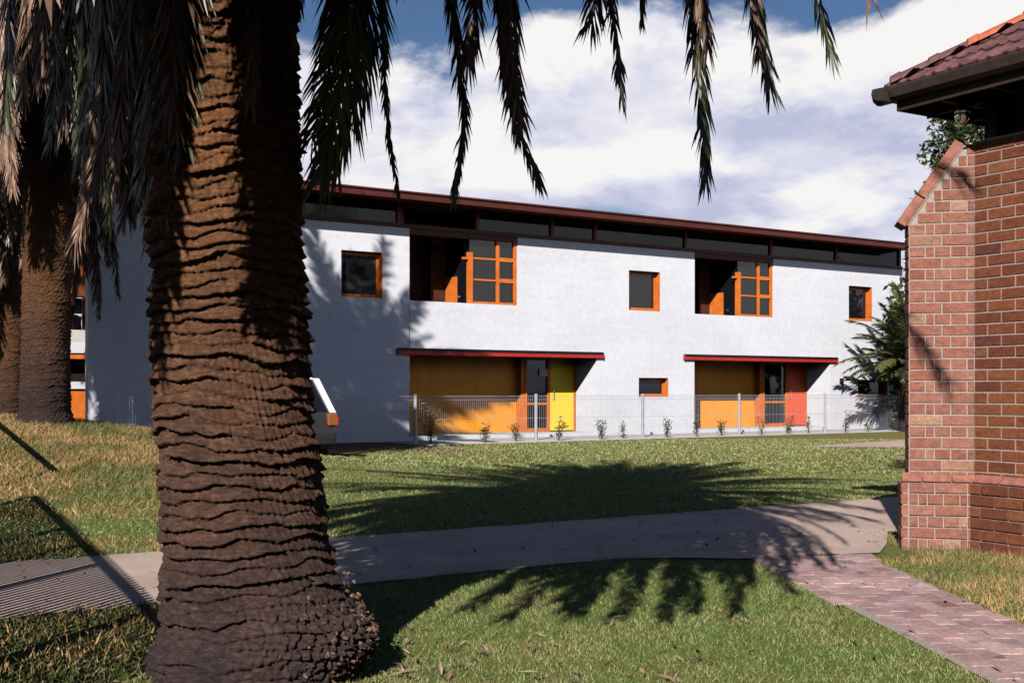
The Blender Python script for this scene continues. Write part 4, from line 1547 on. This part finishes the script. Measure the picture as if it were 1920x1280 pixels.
def leafy(name, loc, blobs, n, size, label, cat='tree', trunk=None, mat='leaf', seed=1, group=None):
    rs = np.random.default_rng(seed)
    e_ = empty(name, loc)
    tag(e_, label, cat, group)
    vs, ts = [], []
    w = np.array([b[3] ** 2 * b[4] for b in blobs], dtype=float)
    pick = rs.choice(len(blobs), n, p=w / w.sum())
    B = np.array([b[:5] for b in blobs])[pick]
    d = rs.normal(size=(n, 3))
    d /= np.linalg.norm(d, axis=1)[:, None]
    rr = rs.uniform(.35, 1.0, n) ** .5
    # clumps
    lump = 1 + .28 * np.sin(d[:, 0] * 7 + B[:, 0] * 3) * np.sin(d[:, 1] * 6 + B[:, 1]) + .2 * np.sin(d[:, 2] * 9)
    p = B[:, :3] + d * (rr * lump)[:, None] * np.stack([B[:, 3], B[:, 3], B[:, 4]], 1)
    a = rs.normal(size=(n, 3)); a /= np.linalg.norm(a, axis=1)[:, None]
    b_ = np.cross(a, rs.normal(size=(n, 3))); b_ /= np.linalg.norm(b_, axis=1)[:, None]
    s = size * rs.uniform(.6, 1.3, n)[:, None]
    v = np.stack([p - a * s, p + b_ * s * .42, p + a * s, p - b_ * s * .42], 1).reshape(-1, 3)
    i = np.arange(n) * 4
    t = np.concatenate([np.stack([i, i + 1, i + 2], 1), np.stack([i, i + 2, i + 3], 1)])
    link(bpy.data.objects.new('crown', np_mesh('crown', v, t, mat)), e_)
    m = MB()
    if trunk:
        H, r0 = trunk
        m.tube([(0, 0, -.1), (.05, .02, H * .4), (0, .05, H * .8)], [r0, r0 * .8, r0 * .55], 9)
        for b in blobs[:6]:
            m.tube([(0, .04, H * .6), (b[0] * .5, b[1] * .5, (H * .7 + b[2]) / 2), b[:3]], [r0 * .5, r0 * .3, r0 * .1], 6)
        m.build('trunk', 'wood', e_, smooth=True)
    return e_


leafy('broadleaf_tree', (5.15, 12.9, 0), [(0, 0, 3.75, .62, .55), (.45, .3, 4.15, .5, .45), (-.15, .3, 4.35, .3, .3), (.5, .2, 3.2, .5, .5)], 7000, .042,
      'dark leafy tree showing under the eave behind the brick buttress', trunk=(3.6, .12), seed=3)
leafy('broadleaf_tree', (9.2, 17.2, 0), [(0, 0, 6.2, 1.5, 1.4), (.9, .5, 7.2, 1.2, 1.1), (-.6, .4, 5.2, 1.2, 1.0)], 5000, .08,
      'tree top peeping over the terracotta roof at the upper right corner', trunk=(5.5, .2), seed=4)
leafy('evergreen_shrub', (12.5, 36.2, 0), [(0, 0, 1.6, 1.0, 1.6), (-.3, 0, 3.2, .75, 1.2), (.1, 0, 4.4, .6, .9), (.5, .4, 2.6, 1.0, 1.4)], 5200, .11,
      'dark dense evergreen shrub against the far right end of the white wall', trunk=(3.5, .12), seed=5)

# ------------------------------------------------------------------ roses along the fence


def rose(loc, h, n_stem, seed, flower, label, dense=1.0):
    rs = random.Random(seed)
    e_ = empty('rose_bush', loc)
    tag(e_, label, 'plant', 'young roses along the fence')
    st, lf = MB(), MB()
    tops = []
    for k in range(n_stem):
        an = rs.uniform(0, 6.28)
        sp = rs.uniform(.05, .3) * h
        hh = h * rs.uniform(.55, 1.0)
        p0 = Vector((rs.uniform(-.02, .02), rs.uniform(-.02, .02), 0))
        p1 = Vector((math.cos(an) * sp * .4, math.sin(an) * sp * .4, hh * .5))
        p2 = Vector((math.cos(an) * sp, math.sin(an) * sp, hh))
        st.tube([p0, p1, p2], [.009, .007, .004], 5)
        tops.append(p2)
        for j in range(int(12 * dense)):
            t = rs.uniform(.15, 1.0)
            p = p0.lerp(p1, t * 2) if t < .5 else p1.lerp(p2, t * 2 - 1)
            for q in range(4):
                d = Vector((rs.uniform(-1, 1), rs.uniform(-1, 1), rs.uniform(-.3, .7))).normalized()
                s_ = rs.uniform(.03, .055)
                c_ = p + d * rs.uniform(.02, .11)
                w_ = d.cross(Vector((rs.uniform(-1, 1), rs.uniform(-1, 1), 1))).normalized() * s_ * .38
                lf.add([c_ - d * s_ * .5, c_ + w_, c_ + d * s_ * .6, c_ - w_], [(0, 1, 2, 3)])
    st.build('stems', 'stem', e_)
    lf.build('leaves', 'roseleaf', e_, fix=False)
    if flower:
        c_ = max(tops, key=lambda q: q.z)
        fm = MB()
        for k in range(14):
            an = k * GA
            rr = .018 + .002 * k
            d = Vector((math.cos(an), math.sin(an), 1.6 - .09 * k)).normalized()
            s_ = Vector((-math.sin(an), math.cos(an), 0))
            b = c_ + Vector((0, 0, .0))
            fm.add([b, b + d * .04 + s_ * .028, b + d * (.055 + .001 * k), b + d * .04 - s_ * .028], [(0, 1, 2, 3)])
        fm.build('flower', 'petal', e_, fix=False)
    return e_


roses = [(-5.55, 1.02, 5, True, 'tall dark rose bush with a pale bloom at the left corner of the first porch', 1.6),
         (-4.15, .48, 4, False, 'low rose bush before the left half of the long amber panel', 1),
         (-3.15, .50, 5, False, 'spreading rose bush before the right half of the long amber panel', .8),
         (-2.02, .72, 4, True, 'rose with a white bloom between fence post and yellow door panel', 1.2),
         (-.72, .48, 5, False, 'rose bush against bare white wall just right of the yellow panel', 1),
         (.10, .45, 4, False, 'thin rose bush left of the fence post below the small low window', .7),
         (1.38, .52, 4, False, 'upright rose bush just right of the post below the small low window', 1.2),
         (2.45, .62, 4, False, 'sparse rose bush against white wall left of the second porch', .7),
         (3.45, .46, 5, False, 'spreading rose bush before the amber panel of the second porch', .9),
         (4.72, .62, 3, True, 'rose with a white bloom right of the post at the second porch', .8),
         (5.85, .55, 4, False, 'rose bush before the glazed door of the second porch', 1.2),
         (6.75, .50, 3, True, 'small rose with a pale bloom before the red door panel', .8),
         (8.05, .72, 3, False, 'slim upright rose right of the post past the second porch', 1.3),
         (9.20, .42, 3, False, 'short rose bush left of the long low window by the young palm', 1.2),
         (10.35, .40, 3, True, 'low rose with white bloom nearest the young palm', 1)]
for k, (u, h, ns, fl, lab, dn) in enumerate(roses):
    p = fac(u, -1.55 - .12 * math.sin(k * 2.2), .01)
    rose(tuple(p), h, ns, 40 + k, fl, lab, dn)

# ------------------------------------------------------------------ parked car, mostly hidden by the trunk
car = empty('parked_car', (-4.45, 20.0, 0.0), R(120))
tag(car, 'hatchback with white pillars and roof and body darkened for palm shade, parked behind the big palm trunk', 'car')
# local +x = forward, y = left; length 3.9, width 1.6
side_prof = [(-1.92, .30), (-1.95, .55), (-1.90, .80), (-1.86, .88), (1.0, .86), (1.55, .78), (1.88, .66), (1.95, .48), (1.92, .28)]
m = MB()
rings = []
for y, inset in ((-.79, .04), (-.74, 0), (0, -.02), (.74, 0), (.79, .04)):
    rings.append([(x * (1 - inset * .25), y, z + (inset * .15 if z < .5 else -inset * .3)) for x, z in side_prof])
vs = [p for r_ in rings for p in r_]
n = len(side_prof)
fs = []
for i in range(4):
    for k in range(n):
        k2 = (k + 1) % n
        fs.append((i * n + k, i * n + k2, (i + 1) * n + k2, (i + 1) * n + k))
fs.append(tuple(range(n - 1, -1, -1)))
fs.append(tuple(range(4 * n, 5 * n)))
m.add(vs, fs).build('body', 'car_shaded', car)
# cabin: glass house with pillars and roof
cab_b = [(-1.84, .87), (0.98, .87)]
cab_t = [(-1.42, 1.42), (0.18, 1.42)]


def cabpt(f, t, sgn, off=0.0):
    xb = cab_b[0][0] + (cab_b[1][0] - cab_b[0][0]) * f
    xt = cab_t[0][0] + (cab_t[1][0] - cab_t[0][0]) * f
    yb, yt = .74, .60
    return Vector((xb + (xt - xb) * t, sgn * (yb + (yt - yb) * t + off), .87 + (1.42 - .87) * t))


g = MB()
g.add([cabpt(0, 0, -1), cabpt(1, 0, -1), cabpt(1, 0, 1), cabpt(0, 0, 1), cabpt(0, 1, -1), cabpt(1, 1, -1), cabpt(1, 1, 1), cabpt(0, 1, 1)],
      [(0, 1, 5, 4), (1, 2, 6, 5), (2, 3, 7, 6), (3, 0, 4, 7)])
g.build('window_glass', 'glass', car)
rfm = MB().add([cabpt(0, 1, -1, .01) + Vector((-.03, 0, -.02)), cabpt(1, 1, -1, .01) + Vector((.03, 0, -.02)), cabpt(1, 1, 1, .01) + Vector((.03, 0, -.02)), cabpt(0, 1, 1, .01) + Vector((-.03, 0, -.02)),
                cabpt(0.05, 1, -1, -.08) + Vector((0, 0, .05)), cabpt(.95, 1, -1, -.08) + Vector((0, 0, .05)), cabpt(.95, 1, 1, -.08) + Vector((0, 0, .05)), cabpt(.05, 1, 1, -.08) + Vector((0, 0, .05))],
               [(0, 3, 2, 1), (4, 5, 6, 7), (0, 1, 5, 4), (1, 2, 6, 5), (2, 3, 7, 6), (3, 0, 4, 7)]).build('roof', 'carpaint', car)
for sgn in (-1, 1):
    for f, wd in ((0.02, .10), (.48, .04), (.985, .04)):
        a, b_ = cabpt(f, 0, sgn, .012), cabpt(f, 1, sgn, .012)
        MB().obox((a + b_) / 2, Vector((wd, 0, 0)), Vector((0, .05 if f < .1 else .014, 0)), (b_ - a) / 2).build('pillar', 'carpaint', car)
    for x in (-1.22, 1.22):
        wh = MB().lathe([(.20, -.09), (.29, -.09), (.30, -.06), (.30, .06), (.29, .09), (.20, .09)], (x, sgn * .72, .30), 22, 0, 'Y').build('wheel', 'rubber', car)
        MB().lathe([(.05, -.005), (.19, 0.0), (.19, .015), (.05, .02)], (x, sgn * .80, .30), 16, 0, 'Y').build('hub_cap', 'chrome', wh)
    MB().box(-1.965, -1.86, sgn * .80 - .16 * (sgn > 0), sgn * .80 + .16 * (sgn < 0), .66, .86).build('tail_light', 'tail', car, bevel=.015)
    MB().box(-1.968, -1.80, min(sgn * .785, sgn * .805), max(sgn * .785, sgn * .805), .68, .80).build('side_lens', 'tailred', car)
    MB().box(1.84, 1.95, sgn * .62 - .14, sgn * .62 + .14, .56, .68).build('headlight', 'lampglass', car, bevel=.015)
    MB().box(.72, .86, min(sgn * .80, sgn * .94), max(sgn * .80, sgn * .94), .88, .99).build('wing_mirror', 'black', car, bevel=.02)
MB().box(-2.02, -1.90, -.76, .76, .36, .50).build('bumper', 'rubber', car, bevel=.02)
MB().box(1.90, 2.02, -.76, .76, .34, .48).build('bumper', 'rubber', car, bevel=.02)
MB().box(-1.975, -1.955, -.24, .24, .56, .68).build('number_plate', 'white', car)

# ------------------------------------------------------------------ picket fence and handrail outside the picture (their shadows fall in it)
fa, fb = Vector((-5.19, 10.05, 0)), Vector((-1.95, 3.5, 0))
fdir = (fb - fa).normalized()
flen = (fb - fa).length
pf = empty('picket_fence', tuple(fa), math.atan2(fdir.y, fdir.x))
tag(pf, 'slatted picket fence left of the view, throwing a striped shadow over path and grass', 'fence')
box('top_rail', 'timberfence', pf, -.05, flen, -.022, .022, 1.18, 1.22)
box('bottom_rail', 'timberfence', pf, 0, flen, -.02, .02, .10, .15)
npk = int(flen / .085)
for k in range(npk):
    x = .04 + k * .085
    box('picket', 'timberfence', pf, x - .021, x + .021, .023, .037, .05, 1.25)
for x in (0.0, 2.0, 3.1, 4.2, 6.2):
    box('post', 'timberfence', pf, x - .045, x + .045, -.09, -.036, 0, 1.2)
ha, hb = Vector((-5.38, 11.50, .0)), Vector((-8.6, 17.0, .0))
hd_ = (hb - ha).normalized()
hl = (hb - ha).length
hrail = empty('handrail', tuple(ha), math.atan2(hd_.y, hd_.x))
tag(hrail, 'plain metal handrail beside the grass bank left of the view', 'railing')
g1 = float(ground_z(np.array(-8.6), np.array(17.0)))
MB().tube([(0, 0, 1.22), (hl, 0, 1.22 + .5)], .035, 10).build('rail', 'timberfence', hrail)
for t in (.02, .5, .98):
    q = ha.lerp(hb, t)
    z0 = float(ground_z(np.array(q.x), np.array(q.y)))
    MB().tube([(hl * t, 0, z0 - .1), (hl * t, 0, 1.22 + .5 * t)], .03, 8).build('post', 'timberfence', hrail)

# ------------------------------------------------------------------ grass


def in_path(x, y):
    # garden path band
    d = (x - PATH_FAR0.x) * N.x + (y - PATH_FAR0.y) * N.y
    dn = (PATH_NEAR0 - PATH_FAR0).dot(N)
    a = (d > .035) & (d < dn - .035) & (x > -9)
    le = np.interp(y, [3.2, 4.9, 7.4, 8.6], [2.10, 1.98, 1.80, 1.72])
    re = np.interp(y, [3.2, 6.1, 8.3, 9.6], [2.78, 2.66, 2.62, 2.72])
    b = (x > le + .03) & (x < re - .03) & (y < 9)
    ap_ = (x > 1.2) & (x < 3.0) & (y > 8.4) & (y < 10)
    a = a | ap_
    w_ = (y > 25.2) & (x > 6.6) & (y < 25.3 + (x - 6.2) * .95) & (y > 25.0 + (x - 8.3) * .47)
    a = a | w_
    # trunk, brick building
    c = (x + 1.1) ** 2 + (y - 5.12) ** 2 < .44 ** 2
    rx, ry = x - C.x, y - C.y
    dd = (rx * MDIR.x + ry * MDIR.y < .05) & (rx * KDIR.x + ry * KDIR.y < .0)
    return a | b | c | dd


def blades(name, x0, x1, y0, y1, dens, h, w, mat, seed, hvar=.4, lean=.6, keep=None):
    rs = np.random.default_rng(seed)
    n = int((x1 - x0) * (y1 - y0) * dens)
    x = rs.uniform(x0, x1, n)
    y = rs.uniform(y0, y1, n)
    k = (np.abs(x) < .46 * y + 1.0) & ~in_path(x, y)
    if keep is not None:
        k &= keep(x, y, rs)
    x, y = x[k], y[k]
    n = len(x)
    z = ground_z(x, y)
    an = rs.uniform(0, 2 * np.pi, n)
    hh = h * rs.uniform(1 - hvar, 1 + hvar, n)
    ln = rs.normal(0, lean, (n, 2)) * hh[:, None]
    ww = w * rs.uniform(.6, 1.2, n)
    dx, dy = np.cos(an) * ww / 2, np.sin(an) * ww / 2
    v = np.stack([np.stack([x - dx, y - dy, z], 1), np.stack([x + dx, y + dy, z], 1), np.stack([x + ln[:, 0], y + ln[:, 1], z + hh], 1)], 1).reshape(-1, 3)
    t = np.arange(n * 3).reshape(-1, 3)
    o = link(bpy.data.objects.new(name, np_mesh(name, v, t, mat)))
    tag(o, kind='stuff')
    return o


g1 = blades('lawn_grass', -3.5, 4.2, 4.2, 9.0, 5600, .018, .005, 'grass', 1)
tag(g1, 'short mown lawn grass in the foreground', 'grass')
g2 = blades('lawn_grass', -8, 8, 9.0, 17.0, 1000, .022, .011, 'grass', 2)
tag(g2, 'lawn grass behind the garden path under the palm shadow', 'grass')
g3 = blades('lawn_grass', -13, 13, 17.0, 29.5, 260, .026, .03, 'grass', 3, keep=lambda x, y, rs: ((x - P0.x) * N.x + (y - P0.y) * N.y > 2.2) & ~((x < -2.8) & (y > 18.2)))
tag(g3, 'far lawn grass in front of the white building', 'grass')
g4 = blades('bank_grass', -10, -1.6, 9.0, 19, 1200, .062, .012, 'drygrass', 4, lean=.75, keep=lambda x, y, rs: (ground_z(x, y) > .05) & (x < -2.6 - .25 * np.abs(y - 13)) & (rs.uniform(size=len(x)) < np.clip(ground_z(x, y) * 4, .15, 1)))
tag(g4, 'long dry straw-coloured grass on the bank around the left palms', 'grass')
g5 = blades('edge_grass', 2.3, 4.4, 6.0, 9.6, 3200, .048, .007, 'drygrass', 5, keep=lambda x, y, rs: rs.uniform(size=len(x)) < .5)
tag(g5, 'longer yellowish grass at the foot of the brick building', 'grass')
g6 = blades('bank_grass', -5, -1.4, 4.3, 9.5, 900, .055, .009, 'drygrass', 6, keep=lambda x, y, rs: (x < -1.5))
tag(g6, 'patchy dry grass along both sides of the path left of the palm trunk', 'grass')

# ------------------------------------------------------------------ trees of the grounds behind the viewpoint (mirrored in the windows)
rsb = np.random.default_rng(77)
nb = 26
blobs = []
for k in range(nb):
    a_ = R(172 + 196 * k / (nb - 1))
    d_ = 34 + 6 * math.sin(k * 2.7)
    hgt = 8.5 + 2.5 * math.sin(k * 1.9 + 1)
    blobs.append((d_ * math.cos(a_), d_ * math.sin(a_), hgt * .55, 4.2, hgt * .5))
n = 52000
B = np.array(blobs)[rsb.integers(0, nb, n)]
d = rsb.normal(size=(n, 3)); d /= np.linalg.norm(d, axis=1)[:, None]
lump = 1 + .25 * np.sin(d[:, 0] * 7 + B[:, 0]) * np.sin(d[:, 1] * 6 + B[:, 1]) + .15 * np.sin(d[:, 2] * 9)
p = B[:, :3] + d * (rsb.uniform(.5, 1, n) ** .5 * lump)[:, None] * np.stack([B[:, 3], B[:, 3], B[:, 4]], 1)
p[:, 2] = np.maximum(p[:, 2], .1)
a_ = rsb.normal(size=(n, 3)); a_ /= np.linalg.norm(a_, axis=1)[:, None]
b_ = np.cross(a_, rsb.normal(size=(n, 3))); b_ /= np.linalg.norm(b_, axis=1)[:, None]
sz = .42 * rsb.uniform(.6, 1.3, n)[:, None]
v = np.stack([p - a_ * sz, p + b_ * sz * .5, p + a_ * sz, p - b_ * sz * .5], 1).reshape(-1, 3)
i = np.arange(n) * 4
belt = link(bpy.data.objects.new('tree_belt', np_mesh('tree_belt', v, np.concatenate([np.stack([i, i + 1, i + 2], 1), np.stack([i, i + 2, i + 3], 1)]), 'leaf')))
tag(belt, 'belt of dark trees round the grounds behind the viewpoint', 'trees', kind='stuff')

rsl = np.random.default_rng(15)
n = 900
t_ = rsl.uniform(0, 1, n)
x = np.where(t_ < .45, rsl.normal(-1.0, .75, n), rsl.uniform(-3.5, 3.5, n))
y = np.where(t_ < .45, rsl.normal(5.0, .6, n), rsl.uniform(4.4, 12, n))
k = ((x + 1.1) ** 2 + (y - 5.12) ** 2 > .42 ** 2)
x, y = x[k], y[k]
n = len(x)
z = ground_z(x, y) + .022
an = rsl.uniform(0, 6.28, n)
L = rsl.uniform(.015, .06, n)
w = rsl.uniform(.004, .012, n)
dx, dy = np.cos(an), np.sin(an)
tl = rsl.normal(0, .012, n)
v = np.stack([np.stack([x - dx * L, y - dy * L, z - tl], 1), np.stack([x - dy * w, y + dx * w, z + .004], 1), np.stack([x + dx * L, y + dy * L, z + tl], 1), np.stack([x + dy * w, y - dx * w, z], 1)], 1).reshape(-1, 3)
i = np.arange(n) * 4
lit_o = link(bpy.data.objects.new('leaf_litter', np_mesh('leaf_litter', v, np.concatenate([np.stack([i, i + 1, i + 2], 1), np.stack([i, i + 2, i + 3], 1)]), 'dead')))
tag(lit_o, 'scraps of dry leaf scattered on the lawn and round the big palm', 'litter', kind='stuff')
